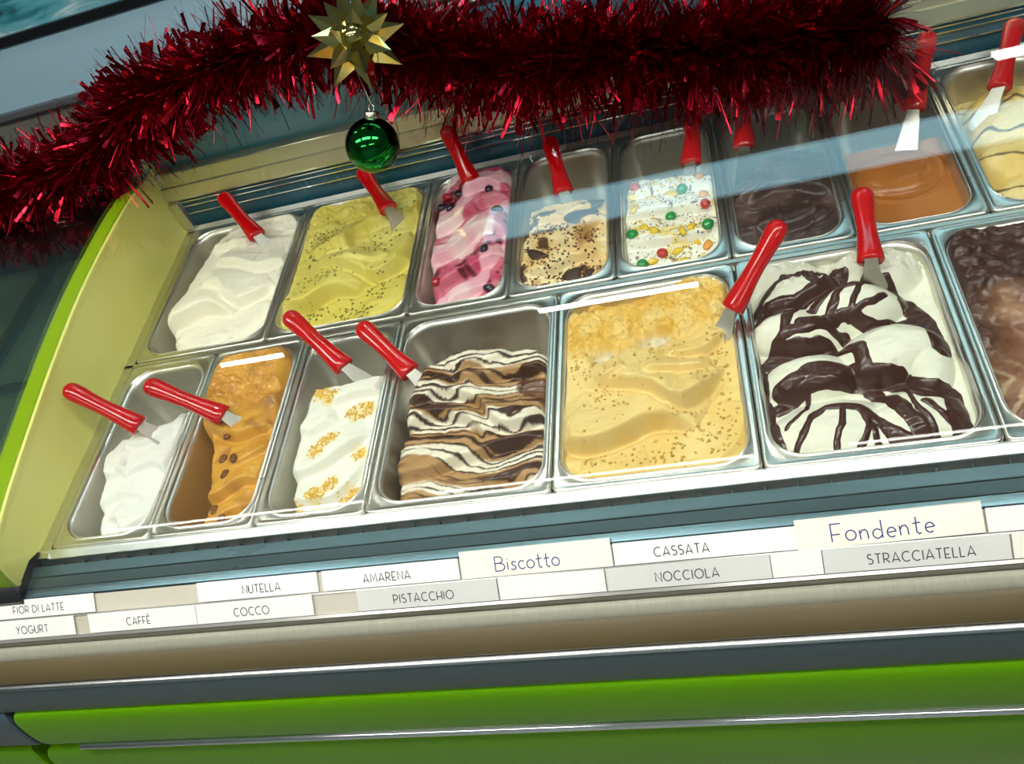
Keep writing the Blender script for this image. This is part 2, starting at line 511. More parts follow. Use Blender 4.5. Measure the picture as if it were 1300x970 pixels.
def rrect(x0, x1, y0, y1, r, z, n=7):
    pts = []
    for cx, cy, a0 in ((x1 - r, y0 + r, -90), (x1 - r, y1 - r, 0), (x0 + r, y1 - r, 90), (x0 + r, y0 + r, 180)):
        for k in range(n):
            a = math.radians(a0 + 90 * k / (n - 1))
            pts.append((cx + r * math.cos(a), cy + r * math.sin(a), z))
    return pts

def loft(rings, cap_last=True):
    V, F = [], []
    n = len(rings[0])
    for r in rings: V += r
    for i in range(len(rings) - 1):
        for j in range(n):
            F.append((i * n + j, i * n + (j + 1) % n, (i + 1) * n + (j + 1) % n, (i + 1) * n + j))
    if cap_last: F.append(tuple(range((len(rings) - 1) * n, len(rings) * n)))
    return V, F

SX, SY, RI = 9.0, 12.0, 40.0                   # flange widths and opening corner radius
DEPTH = 118.0
def pan(x, y, w, label, group):
    e = empty('gelato_pan', (x + w / 2, y + PL / 2, -DEPTH - 4), label, 'pan', group)
    a, b = x + 0.8, x + w - 0.8
    c, d = y + 0.4, y + PL - 0.4
    rim = [rrect(a, b, c, d, 9, -7.5), rrect(a, b, c, d, 9, -1.6), rrect(a + 1.2, b - 1.2, c + 1.2, d - 1.2, 8.5, -0.2),
           rrect(a + 3, b - 3, c + 3, d - 3, 8, 0.4), rrect(a + 5, b - 5, c + 5, d - 5, 12, -0.6)]
    f = 2.0
    rim += [rrect(a + SX - 2, b - SX + 2, c + SY - 2, d - SY + 2, RI + 1, -1.0),
            rrect(a + SX, b - SX, c + SY, d - SY, RI, 0.2), rrect(a + SX + f, b - SX - f, c + SY + f, d - SY - f, RI - 1, -2.6)]
    v, fc = loft(rim, False)
    mesh('rim', v, fc, STEEL, e, autos=60)
    bowl = []
    for dz, ins in ((-2.6, f), (-12, f + 2.0), (-40, f + 5), (-75, f + 9), (-100, f + 13), (-112, f + 19), (-117, f + 28), (-118, f + 36)):
        bowl.append(rrect(a + SX + ins, b - SX - ins, c + SY + ins, d - SY - ins, max(RI - 1 - 0.2 * ins, 12), dz))
    v, fc = loft(bowl, True)
    o = mesh('bowl', v, fc, STEEL_IN, e, autos=60)
    s = o.modifiers.new('thickness', 'SOLIDIFY')
    s.thickness = 0.0012
    s.offset = 1.0
    return e

FRONT = [(0, 165), (165, 165), (330, 165), (495, 250), (745, 250), (995, 250), (1245, 250)]
BACK = [(0, 250), (250, 250), (500, 165), (665, 165), (830, 165), (995, 165), (1160, 165), (1325, 165)]
FN = ['white yogurt gelato beside the cream yellow side panel', 'coffee gelato with whole beans', 'white coconut gelato with yellow crumbs', 'striped hazelnut cocoa gelato',
      'yellow hazelnut gelato with chopped nuts', 'white gelato under chocolate drizzle', 'milk chocolate gelato with marbled streaks']
BN = ['smooth milk white gelato', 'yellow green pistachio gelato', 'pink gelato with cherry swirls', 'biscuit gelato with dark cookie lumps', 'white gelato dotted with candied fruit',
      'dark chocolate gelato', 'smooth caramel gelato', 'tan yellow gelato with thin chocolate streaks']
for (x, w), n in zip(FRONT, FN):
    pan(x, 0, w, ('wide' if w > 200 else 'narrow') + ' steel pan holding the ' + n, 'steel gelato pans of the case')
for (x, w), n in zip(BACK, BN):
    pan(x, YB, w, ('wide' if w > 200 else 'narrow') + ' steel pan holding the ' + n, 'steel gelato pans of the case')

# ------------------------------------------------------------------ gelato surfaces
def vnoise(x, y, seed):
    rs = np.random.RandomState(seed)
    T = rs.rand(64, 64)
    xi, yi = np.floor(x).astype(int), np.floor(y).astype(int)
    fx, fy = x - xi, y - yi
    fx = fx * fx * (3 - 2 * fx)
    fy = fy * fy * (3 - 2 * fy)
    g = lambda a, b: T[a % 64, b % 64]
    return (g(xi, yi) * (1 - fx) + g(xi + 1, yi) * fx) * (1 - fy) + (g(xi, yi + 1) * (1 - fx) + g(xi + 1, yi + 1) * fx) * fy

def fbm(x, y, size, octv=4, seed=0, gain=0.5):
    s, a, t = 0.0, 1.0, 0.0
    for k in range(octv):
        s = s + a * (vnoise(x / size + 7.3 * k + 20, y / size + 3.1 * k + 20, seed + k) - 0.5)
        t += a
        a *= gain
        size /= 2.0
    return 2 * s / t                            # about -1..1

def sst(a, b, x):
    t = np.clip((x - a) / (b - a), 0, 1)
    return t * t * (3 - 2 * t)

def mixc(a, b, t):
    a = np.asarray(a, float)
    b = np.asarray(b, float)
    return a * (1 - t[..., None]) + b * t[..., None]

def segdist(x, y, pts):
    d = np.full(x.shape, 1e9)
    for (ax, ay), (bx, by) in zip(pts[:-1], pts[1:]):
        vx, vy = bx - ax, by - ay
        t = np.clip(((x - ax) * vx + (y - ay) * vy) / (vx * vx + vy * vy + 1e-9), 0, 1)
        d = np.minimum(d, np.hypot(x - ax - t * vx, y - ay - t * vy))
    return d

class Field:
    """height field over a pan opening; local x 0..w, y 0..PL (front to back), z relative to the rim"""
    def __init__(s, w, res=1.8):
        s.w = w
        ex, ey = SX + 4.0, SY + 3.5
        nx, ny = int((w - 2 * ex) / res), int((PL - 2 * ey) / res)
        t = np.linspace(0, 1, ny)
        y = ey + (PL - 2 * ey) * t
        r = RI - 3
        de = np.minimum(y - ey, PL - ey - y)
        cut = np.where(de < r, r - np.sqrt(np.maximum(0, r * r - (r - de) ** 2)), 0)
        S = np.linspace(-1, 1, nx)
        s.S, s.Y = np.meshgrid(S, y)
        half = (w / 2 - ex - cut)
        s.X = w / 2 + s.S * half[:, None]
        s.T = (t * 2 - 1)[:, None] * np.ones((1, nx))
        s.edist = np.minimum((1 - np.abs(s.S)) * half[:, None], np.minimum(s.Y - ey, PL - ey - s.Y))
        s.nx, s.ny = nx, ny
        s.Z = np.full(s.X.shape, -200.0)
        s.C = np.ones(s.X.shape + (3,))
    def warp(s, amp, size, seed):
        s.wx = s.X + amp * fbm(s.X, s.Y, size, 3, seed)
        s.wy = s.Y + amp * fbm(s.X, s.Y, size, 3, seed + 11)
    def lobe(s, cx, cy, a, bf, bb, ang, top, drop=30, p=1.0):
        c, q = math.cos(math.radians(ang)), math.sin(math.radians(ang))
        dx, dy = s.wx - cx, s.wy - cy
        u = (dx * c + dy * q) / a
        v = -dx * q + dy * c
        v = np.where(v < 0, v / bf, v / bb)
        s.Z = np.maximum(s.Z, top - drop * (u * u + v * v) ** p)
    def fill(s, poly, top, soft, namp, seed, floor=-120.0):
        """raise the region inside a polygon to the height field top, with a rounded shoulder of width soft"""
        d = segdist(s.X, s.Y, poly + poly[:1])
        ins = np.zeros(s.X.shape, bool)
        for (ax, ay), (bx, by) in zip(poly, poly[1:] + poly[:1]):
            if ay == by: continue
            ins ^= ((ay > s.Y) != (by > s.Y)) & (s.X < (bx - ax) * (s.Y - ay) / (by - ay) + ax)
        d = np.where(ins, d, -d) + 0.36 * soft + namp * fbm(s.X, s.Y, 26, 4, seed)
        t = np.clip(d / soft, 0, 1)
        s.Z = floor + (top - floor) * (1 - (1 - t) ** 2.4)
    def sdist(s, path):
        """signed distance to a smooth path (positive behind it) and the position along it"""
        P = spline([(a, b, 0) for a, b in path], 26)[:, :2]
        best = np.full(s.X.shape, 1e9)
        sg = np.zeros(s.X.shape)
        tt = np.zeros(s.X.shape)
        for i in range(len(P) - 1):
            (ax, ay), (bx, by) = P[i], P[i + 1]
            vx, vy = bx - ax, by - ay
            L2 = vx * vx + vy * vy + 1e-9
            t = np.clip(((s.X - ax) * vx + (s.Y - ay) * vy) / L2, 0, 1)
            d = np.hypot(s.X - ax - t * vx, s.Y - ay - t * vy)
            cr = vx * (s.Y - ay) - vy * (s.X - ax)
            m_ = d < best
            best = np.where(m_, d, best)
            sg = np.where(m_, np.where(cr >= 0, 1.0, -1.0), sg)
            tt = np.where(m_, (i + t) / (len(P) - 1), tt)
        return best * sg, tt
    def edge(s, path, A, wf, wb):
        """a spatula fold: crest along the path, steep drop in front, long gentle back"""
        d, t = s.sdist(path)
        end = np.sin(math.pi * np.clip(t, 0.0, 1.0))
        end = np.clip(end * 1.8, 0.0, 1.0) ** 0.8
        d = d + 2.0 * fbm(s.X, s.Y, 30, 3, int(path[0][1]) + 400)
        wf = 0.85 * wf
        p = np.where(d >= 0, np.exp(-(d / wb) ** 1.6), np.exp(-(np.abs(d) / wf) ** 2))
        p = p - 0.28 * np.exp(-((d + 1.7 * wf) / (1.1 * wf)) ** 2)
        s.Z += 1.9 * A * p * end
    def finish(s, lip=-7, k=6.0, tex=1.0):
        s.Z = s.Z + tex * (1.5 * fbm(0.32 * s.wx + 0.12 * s.wy, s.wy - 0.2 * s.wx, 10, 3, 301) + 0.7 * fbm(s.X, s.Y, 7, 3, 303))
        s.Z = np.minimum(s.Z, lip + k * np.sqrt(np.maximum(s.edist, 0)))
    def height(s, x, y):
        i = np.argmin((s.X - x) ** 2 + (s.Y - y) ** 2)
        return s.Z.ravel()[i]
    def coords(s, dz=0.0):
        Z = s.Z + dz
        tp = 0.10 * np.maximum(0, -Z)
        return s.X - s.S * tp, s.Y - s.T * tp, Z
    def build(s, name, x0, y0, m_, label=None, cat='gelato', parent=None, thick=None, cells=None, floor=-113.0):
        X, Y, Z = s.coords()
        if thick is not None: Z = Z + thick
        V = np.stack([X + x0, Y + y0, Z], -1).reshape(-1, 3)
        I = np.arange(s.nx * s.ny).reshape(s.ny, s.nx)
        Q = np.stack([I[:-1, :-1], I[:-1, 1:], I[1:, 1:], I[1:, :-1]], -1).reshape(-1, 4)
        zz = Z.ravel()
        keep = zz[Q].max(1) > floor
        if cells is not None: keep &= cells.ravel()[Q].any(1)
        Q = Q[keep]
        used = np.unique(Q)
        mp = np.full(len(V), -1)
        mp[used] = np.arange(len(used))
        V = V[used]
        V[:, 2] = np.maximum(V[:, 2], floor - 1)
        col = s.C.reshape(-1, 3)[used]
        o = mesh(name, V, mp[Q], m_, parent, None, True, col if thick is None else None)
        if parent is None: tag(o, label, cat, 'gelato filling the pans')
        return o

def gel_mat(name, rough=0.42, bump=(220, 0.25, 0.0012), spec=0.35, coat=0.0, sss=0.0):
    return mat(name, (0.8, 0.8, 0.8), rough, spec=spec, coat=coat, sss=sss, vcol=True, bump=bump)

GM = gel_mat('gelato_creamy', 0.40)
GMW = gel_mat('gelato_wet', 0.26, (150, 0.15, 0.001), 0.5)
GMC = gel_mat('gelato_chocolate', 0.30, (180, 0.3, 0.001), 0.5)
SAUCE = mat('chocolate_sauce', (0.045, 0.014, 0.009), 0.28, spec=0.5, coat=0.15, noise=(30, (0.06, 0.020, 0.013), 0.3))

FIELDS = {}

def strokes(f, amp, per, ang, seed):
    c, q = math.cos(math.radians(ang)), math.sin(math.radians(ang))
    t = f.wx * c + f.wy * q + 9 * fbm(f.X, f.Y, 60, 3, seed)
    f.Z += amp * np.sin(2 * math.pi * t / per) * (0.5 + 0.5 * fbm(f.X, f.Y, 45, 2, seed + 5))

# --- front row
def g_yogurt():
    f = Field(165)
    f.warp(10, 60, 3)
    f.fill([(56, 4), (41, 44), (27, 110), (18, 160), (34, 204), (85, 205), (118, 215), (131, 241), (186, 230), (216, 49), (160, -7)], -16 + 0.09 * f.Y + 4 * fbm(f.X, f.Y, 80, 2, 5), 34, 5, 6)
    f.edge([(14, 150), (51, 123), (80, 132)], 5, 7, 36)
    f.edge([(70, 50), (93, 44), (112, 24), (143, 42), (169, 71)], 6, 7, 40)
    f.edge([(80, 112), (97, 130), (131, 133), (160, 108)], 5, 6, 30)
    f.edge([(40, 66), (60, 82), (90, 87), (135, 78)], 5, 8, 36)
    f.edge([(60, 178), (95, 172), (140, 186)], 5, 6, 34)
    f.finish()
    f.C[:] = (0.80, 0.78, 0.72)
    return f

def g_coffee():
    f = Field(165)
    f.warp(10, 50, 13)
    rough = sst(195, 222, f.Y + 8 * fbm(f.X, f.Y, 20, 3, 19))
    f.fill([(62, -14), (62, 29), (70, 47), (58, 102), (36, 162), (24, 194), (24, 224), (-22, 265), (-10, 345), (35, 362), (180, 355), (191, 137), (180, -3)],
           -20 + 0.11 * f.Y + 5 * fbm(f.X, f.Y, 70, 2, 14), 26, 6, 16)
    f.edge([(44, 56), (94, 62), (125, 79), (155, 82)], 8, 6, 44)
    f.edge([(26, 168), (45, 182), (79, 166), (110, 160), (150, 176)], 9, 6, 44)
    f.edge([(90, 20), (110, 36), (150, 44)], 5, 6, 30)
    f.edge([(100, 105), (125, 118), (155, 140)], 4, 5, 30)
    f.lobe(50, 250, 36, 26, 44, 20, 16, 34, 1.8)
    f.Z += rough * (13 * fbm(f.X, f.Y, 20, 5, 17, 0.7) + 5 * np.abs(fbm(f.X, f.Y, 6, 3, 21)))
    f.finish(-5, 6)
    n = fbm(f.X, f.Y, 28, 4, 23)
    c = mixc((0.66, 0.33, 0.05), (0.54, 0.24, 0.03), sst(-0.3, 0.4, n))
    c = mixc(c, np.array((0.33, 0.145, 0.04)) * np.ones_like(c), rough * sst(-0.2, 0.5, fbm(f.X, f.Y, 40, 4, 25)) * sst(60, 100, f.X))
    f.C = mixc(c, np.array((0.30, 0.11, 0.025)) * np.ones_like(c), sst(0.35, 0.6, fbm(f.X + 60, f.Y, 34, 3, 27)) * 0.6)
    return f

def g_coconut():
    f = Field(165)
    f.warp(10, 55, 33)
    f.fill([(44, -5), (40, 30), (24, 100), (21, 138), (28, 200), (34, 242), (92, 240), (155, 249), (188, 240), (187, 61), (166, -9)], -16 + 0.08 * f.Y + 5 * fbm(f.X, f.Y, 75, 2, 34), 30, 5, 36)
    f.edge([(30, 84), (65, 84), (99, 100), (150, 140)], 8, 7, 40)
    f.edge([(80, 192), (111, 208), (155, 208)], 6, 6, 34)
    f.edge([(44, 42), (84, 34), (119, 43), (152, 92)], 7, 7, 36)
    f.edge([(30, 160), (60, 150), (95, 165)], 5, 7, 34)
    f.Z += 0.9 * fbm(f.X, f.Y, 9, 3, 36)
    f.finish()
    f.C[:] = (0.83, 0.81, 0.70)
    y = np.zeros(f.X.shape)
    for cx, cy in COCO: y = np.maximum(y, 1 - np.hypot(f.X - cx, f.Y - cy) / 20)
    y = sst(0.15, 0.6, y + 0.35 * fbm(f.X, f.Y, 12, 4, 39))
    f.C = mixc(f.C, np.array((0.82, 0.56, 0.10)) * np.ones_like(f.C), y * 0.6)
    return f
COCO = [(75, 207), (55, 220), (120, 172), (137, 182), (74, 111), (91, 127), (140, 103), (103, 55), (88, 41), (52, 24), (130, 27), (140, 40)]

def g_hazelcocoa():
    f = Field(250, 1.4)
    f.warp(12, 60, 43)
    f.fill([(26, -10), (20, 73), (30, 138), (28, 194), (53, 240), (112, 258), (185, 248), (232, 240), (270, 200), (270, -17)], -24 + 0.13 * f.Y + 5 * fbm(f.X, f.Y, 80, 2, 44), 26, 8, 46)
    E = [([(14, 66), (74, 60), (124, 74), (160, 84), (206, 89), (245, 84)], 9, 6, 40), ([(45, 168), (95, 177), (147, 155), (178, 113), (221, 112), (246, 135)], 10, 6, 42),
         ([(105, 198), (151, 189), (186, 196), (240, 198)], 8, 6, 34), ([(28, 134), (84, 149), (135, 128), (166, 97)], 9, 6, 36), ([(40, 30), (110, 24), (180, 36), (236, 40)], 6, 7, 30),
         ([(90, 220), (140, 214), (190, 226)], 6, 6, 24)]
    for q in E: f.edge(*q)
    bend = f.wy + 24 * fbm(f.X, f.Y, 95, 3, 47) + 0.16 * f.X + 4 * fbm(f.X, f.Y, 22, 3, 53) + 16 * np.exp(-((f.X - 125) / 70) ** 2)
    reg = fbm(f.X, f.Y, 75, 3, 51)
    s1 = np.sin(2 * math.pi * bend / 52 + 0.8)
    s2 = np.sin(2 * math.pi * (bend / 11.0 + 1.2 * fbm(f.X, f.Y, 70, 3, 49)))
    c = mixc((0.44, 0.25, 0.105), (0.84, 0.76, 0.60), sst(-0.05, 0.35, s1 + 0.4 * reg))
    dk = np.maximum(sst(0.35, 0.6, s2 + 0.9 * reg - 0.12), sst(0.80, 0.93, -s1 + 0.6 * reg))
    dk = np.maximum(dk, sst(60, 20, f.X + 12 * fbm(f.X, f.Y, 25, 3, 57)) * sst(0.0, 0.3, s2))
    c = mixc(c, np.array((0.042, 0.014, 0.009)) * np.ones_like(c), dk * 0.97)
    blot = sst(0.25, 0.5, fbm(f.X, f.Y, 40, 4, 55) + 1.3 * np.exp(-((f.X - 210) ** 2 + (f.Y - 170) ** 2) / 900) - 0.35)
    f.C = mixc(c, np.array((0.11, 0.030, 0.010)) * np.ones_like(c), blot * 0.9)
    f.Z += 1.6 * dk + 1.2 * fbm(f.X, f.Y, 18, 3, 58)
    f.finish()
    return f

def g_hazelnut():
    f = Field(250, 1.5)
    f.warp(10, 70, 63)
    f.Z[:] = -13 + 0.03 * f.Y + 4 * fbm(f.X, f.Y, 80, 2, 64)
    f.edge([(-4, 80), (20, 74), (48, 66), (86, 76), (118, 92), (149, 93), (182, 78)], 15, 7, 62)
    f.edge([(40, 164), (87, 159), (126, 141), (150, 114), (168, 107), (195, 129), (216, 162)], 11, 6, 42)
    f.edge([(118, 160), (172, 159), (208, 166)], 6, 5, 26)
    f.edge([(56, 160), (98, 176)], 4, 4, 24)
    f.edge([(150, 190), (195, 196), (226, 225)], 6, 6, 34)
    f.edge([(190, 20), (225, 50), (238, 110)], 4, 8, 34)
    f.edge([(30, 30), (70, 24), (120, 34)], 3, 8, 30)
    rough = sst(205, 232, f.Y + 12 * fbm(f.X, f.Y, 26, 3, 69) - 14 * sst(150, 210, f.X))
    f.Z = f.Z * (1 - rough) + rough * (-3 + 15 * fbm(f.X, f.Y, 36, 5, 67, 0.68) + 7 * np.abs(fbm(f.X, f.Y, 9, 3, 71)) + 12 * np.exp(-((f.X - 205) ** 2 + (f.Y - 275) ** 2) / 2200))
    for cx, cy, a, b, dp in ((66, 216, 20, 15, 20), (134, 230, 30, 13, 16), (95, 318, 95, 16, 30)):
        f.Z -= dp * np.exp(-(((f.X - cx) / a) ** 2 + ((f.Y - cy) / b) ** 2) ** 2)
    f.finish(-6, 6)
    n = fbm(f.X, f.Y, 60, 4, 75)
    c = mixc((0.76, 0.52, 0.155), (0.80, 0.60, 0.24), sst(-0.3, 0.5, n))
    c = mixc(c, np.array((0.72, 0.43, 0.075)) * np.ones_like(c), rough * sst(-0.3, 0.3, fbm(f.X, f.Y, 22, 4, 77)))
    frost = np.exp(-(((f.X - 66) / 17) ** 2 + ((f.Y - 216) / 12) ** 2) ** 3) + np.exp(-(((f.X - 134) / 24) ** 2 + ((f.Y - 230) / 9) ** 2) ** 3)
    f.C = mixc(c, np.array((0.64, 0.60, 0.46)) * np.ones_like(c), np.clip(frost, 0, 1) * 0.85)
    return f

DRIZ = [([(25, 90), (64, 108), (101, 111), (133, 110)], 6.7), ([(64, 108), (58, 79), (32, 53)], 2.5), ([(81, 75), (60, 60), (32, 15)], 3.4), ([(98, 72), (93, 45), (79, 14)], 3.4),
        ([(118, 69), (120, 40), (108, 14)], 3.4), ([(123, 40), (129, 14)], 2.9), ([(138, 28), (144, 14)], 2.5), ([(144, 27), (157, 14)], 5.1), ([(84, 75), (115, 69), (139, 33), (162, 18)], 5.9),
        ([(135, 100), (158, 62), (176, 22), (176, 14)], 8.4), ([(169, 98), (173, 68), (184, 39), (190, 16)], 3.4), ([(161, 109), (190, 84), (216, 79), (218, 33), (219, 16)], 10.1),
        ([(186, 66), (209, 35)], 3.8), ([(14, 159), (54, 173), (100, 174), (127, 152), (132, 120)], 7.6), ([(34, 108), (74, 126), (111, 124), (138, 114), (168, 108)], 9.3),
        ([(19, 166), (49, 190), (101, 198), (121, 186)], 5.9), ([(14, 227), (36, 245), (72, 242), (130, 282)], 9.3), ([(64, 299), (99, 290), (127, 289)], 5.9),
        ([(107, 211), (124, 248), (182, 263), (199, 235)], 5.5), ([(70, 202), (121, 208), (160, 193), (202, 200)], 5.9), ([(175, 229), (132, 205)], 3.4), ([(201, 229), (218, 191), (220, 138)], 10.1),
        ([(12, 160), (13, 87), (20, 29)], 5.9), ([(72, 242), (57, 222), (50, 196)], 5.9), ([(16, 250), (45, 279), (72, 297)], 5.1), ([(91, 286), (114, 256), (85, 222)], 5.9), ([(155, 264), (128, 201)], 3.4)]

def g_strac():
    f = Field(250, 1.4)
    f.warp(8, 60, 83)
    f.Z[:] = -18 + 4 * fbm(f.X, f.Y, 60, 2, 84)
    f.lobe(85, 52, 85, 50, 52, 0, 6, 30, 1.4)
    f.lobe(165, 52, 70, 50, 50, 10, 4, 30, 1.4)
    f.lobe(70, 128, 58, 34, 40, 8, 13, 30, 1.4)
    f.lobe(165, 150, 66, 42, 48, 6, 18, 32, 1.4)
    f.lobe(200, 120, 34, 40, 40, 0, 8, 30, 1.4)
    f.lobe(60, 205, 56, 32, 40, -8, 16, 30, 1.4)
    f.lobe(135, 228, 66, 34, 40, 6, 20, 30, 1.4)
    f.lobe(75, 270, 60, 32, 40, 12, 14, 30, 1.4)
    f.lobe(175, 295, 56, 40, 34, -10, 16, 26, 1.5)
    f.lobe(60, 315, 60, 26, 24, 0, 2, 26, 1.5)
    rough = 1.6 * sst(262, 285, f.Y + 8 * fbm(f.X, f.Y, 20, 3, 85)) + 0.8 * np.exp(-((f.X - 62) ** 2 + (f.Y - 128) ** 2) / 300)
    f.Z += np.clip(rough, 0, 1.6) * (6 * fbm(f.X, f.Y, 18, 5, 87, 0.68))
    strokes(f, 0.7, 30, 70, 89)
    f.finish(-8, 6.5)
    f.C[:] = (0.78, 0.76, 0.62)
    th = np.full(f.X.shape, -9.0)
    jx = f.X + 3.5 * fbm(f.X, f.Y, 18, 3, 91)
    jy = f.Y + 3.5 * fbm(f.X, f.Y, 18, 3, 93)
    for pts, wd in DRIZ:
        d = segdist(jx, jy, pts)
        th = np.maximum(th, 2.6 * (1 - (d / (wd * 1.2)) ** 2))
    th = np.minimum(th, 2.2)
    f.sauce = np.maximum(th, -1.6)
    f.sauce_cells = th > -1.4
    return f

def g_milkchoc():
    f = Field(250)
    f.warp(10, 60, 103)
    f.Z[:] = -24 + 5 * fbm(f.X, f.Y, 70, 3, 104)
    f.lobe(70, 60, 90, 60, 90, 30, -14, 26, 1.4)
    f.lobe(60, 200, 100, 40, 60, -30, -10, 26, 1.4)
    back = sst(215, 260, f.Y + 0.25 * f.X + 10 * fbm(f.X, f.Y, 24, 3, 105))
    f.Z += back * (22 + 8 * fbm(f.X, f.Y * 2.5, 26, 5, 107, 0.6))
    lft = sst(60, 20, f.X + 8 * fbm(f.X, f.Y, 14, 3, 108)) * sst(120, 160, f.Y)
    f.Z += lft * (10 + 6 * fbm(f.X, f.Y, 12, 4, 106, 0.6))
    strokes(f, 1.0, 24, 70, 109)
    f.Z += 1.5 * fbm(f.X, f.Y * 2, 10, 4, 110)
    f.finish(-6, 6)
    n = fbm(f.X, f.Y * 1.7, 50, 5, 111)
    c = mixc((0.20, 0.085, 0.045), (0.36, 0.19, 0.11), sst(0.0, 0.55, n))
    lines = sst(0.80, 0.96, np.abs(np.sin((f.X * 0.9 + np.abs(f.Y - 95) * 0.8 + 14 * n) / 7.0))) * sst(145, 90, f.Y)
    c = mixc(c, np.array((0.52, 0.36, 0.22)) * np.ones_like(c), lines * 0.8)
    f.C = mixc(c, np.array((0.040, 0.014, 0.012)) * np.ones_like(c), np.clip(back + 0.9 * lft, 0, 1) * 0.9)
    return f

# --- rear row
def g_milk():
    f = Field(250, 1.7)
    f.warp(12, 70, 123)
    f.fill([(60, -10), (50, 40), (28, 88), (26, 138), (40, 206), (52, 290), (82, 335), (150, 352), (270, 350), (297, -40)], -10 + 0.05 * f.Y + 6 * fbm(f.X, f.Y, 85, 2, 124), 30, 6, 126)
    f.edge([(30, 72), (79, 93), (115, 104), (165, 88)], 14, 7, 48)
    f.edge([(85, 168), (128, 153), (159, 112), (195, 114), (232, 142)], 10, 7, 46)
    f.edge([(90, 230), (132, 211), (192, 187), (240, 203)], 8, 8, 46)
    f.edge([(70, 262), (120, 268), (150, 250)], 7, 5, 34)
    f.edge([(180, 30), (215, 60), (236, 100)], 4, 9, 40)
    f.edge([(60, 40), (110, 30), (170, 40)], 4, 9, 40)
    rough = sst(262, 285, f.Y + 8 * fbm(f.X, f.Y, 24, 3, 125))
    f.Z += rough * (5 * fbm(f.X, f.Y, 26, 4, 127, 0.6) - 6)
    f.finish()
    f.C[:] = (0.86, 0.81, 0.66)
    return f

def g_pistachio():
    f = Field(250, 1.7)
    f.warp(12, 70, 143)
    f.Z[:] = -12 + 0.04 * f.Y + 5 * fbm(f.X, f.Y, 80, 2, 144)
    f.edge([(6, 82), (55, 68), (82, 84), (115, 96), (155, 86)], 14, 7, 50)
    f.edge([(56, 180), (107, 154), (169, 115), (193, 110), (223, 132), (238, 152), (222, 210)], 12, 7, 44)
    f.edge([(116, 184), (115, 220), (146, 242), (185, 250)], 8, 7, 36)
    f.edge([(40, 195), (83, 207), (118, 188)], 6, 7, 34)
    f.edge([(180, 30), (220, 60), (240, 100)], 4, 9, 40)
    f.edge([(120, 150), (165, 140), (200, 152)], 4, 5, 26)
    rough = sst(240, 268, f.Y + 10 * fbm(f.X, f.Y, 26, 3, 145) + 14 * sst(90, 30, f.X))
    f.Z += rough * (13 * fbm(f.X, f.Y, 30, 5, 147, 0.62) + 8 * np.exp(-((f.X - 215) ** 2 + (f.Y - 290) ** 2) / 2500))
    f.finish()
    f.C = mixc((0.66, 0.55, 0.10), (0.72, 0.62, 0.17), sst(-0.4, 0.5, fbm(f.X, f.Y, 60, 4, 151)))
    return f

def g_amarena():
    f = Field(165, 1.5)
    f.warp(14, 45, 163)
    f.fill([(36, -14), (26, 60), (18, 142), (20, 284), (34, 350), (180, 360), (180, -22)], -14 + 0.07 * f.Y + 5 * fbm(f.X, f.Y, 60, 3, 164), 26, 5, 166)
    f.edge([(18, 114), (63, 129), (109, 172), (152, 160)], 9, 6, 40)
    f.edge([(14, 180), (60, 198), (90, 228), (150, 248)], 8, 6, 40)
    f.edge([(30, 48), (83, 72), (116, 95), (152, 108)], 8, 6, 36)
    f.edge([(70, 262), (110, 276), (150, 268)], 9, 6, 40)
    f.edge([(60, 24), (110, 40), (150, 44)], 5, 6, 30)
    f.Z += 1.5 * fbm(f.X, f.Y, 16, 4, 168)
    f.finish()
    n = fbm(f.wx, f.wy, 50, 4, 167)
    s = np.sin((f.wy * 0.8 - f.wx * 0.7 + 40 * fbm(f.X, f.Y, 50, 3, 169)) / 13)
    red = sst(0.20, 0.75, s + 1.3 * n - 0.02 + 0.8 * np.exp(-((f.X - 100) ** 2 + (f.Y - 75) ** 2) / 4200))
    c = mixc((0.80, 0.40, 0.47), (0.84, 0.62, 0.60), sst(-0.2, 0.4, fbm(f.X, f.Y, 40, 3, 171)))
    c = mixc(c, np.array((0.50, 0.014, 0.085)) * np.ones_like(c), red * (0.75 + 0.25 * fbm(f.X, f.Y, 12, 3, 172)))
    c = mixc(c, np.array((0.14, 0.006, 0.020)) * np.ones_like(c), sst(0.55, 0.85, red * (0.5 + fbm(f.X, f.Y, 18, 4, 173))))
    f.C = c
    return f

def g_biscuit():
    f = Field(165, 1.5)
    f.warp(12, 45, 183)
    f.fill([(6, -10), (4, 118), (18, 206), (61, 216), (114, 204), (155, 196), (180, 120), (180, -26)], -14 + 0.06 * f.Y + 5 * fbm(f.X, f.Y, 60, 3, 184), 24, 8, 186)
    f.edge([(20, 60), (60, 52), (100, 70), (150, 66)], 7, 6, 34)
    f.edge([(20, 120), (70, 108), (105, 90), (125, 130), (150, 150)], 8, 6, 36)
    f.edge([(30, 170), (80, 164), (140, 172)], 6, 6, 30)
    f.Z += 3.0 * fbm(f.X, f.Y, 14, 4, 185, 0.6)
    f.finish()
    n = fbm(f.X, f.Y, 40, 4, 187)
    c = mixc((0.74, 0.50, 0.20), (0.80, 0.66, 0.38), sst(-0.2, 0.4, n))
    c = mixc(c, np.array((0.50, 0.25, 0.07)) * np.ones_like(c), sst(0.20, 0.45, fbm(f.X + 90, f.Y, 34, 4, 189)) * 0.8)
    f.C = mixc(c, np.array((0.07, 0.026, 0.014)) * np.ones_like(c), sst(0.30, 0.42, fbm(f.wx, f.wy, 22, 4, 191)) * 0.95)
    return f

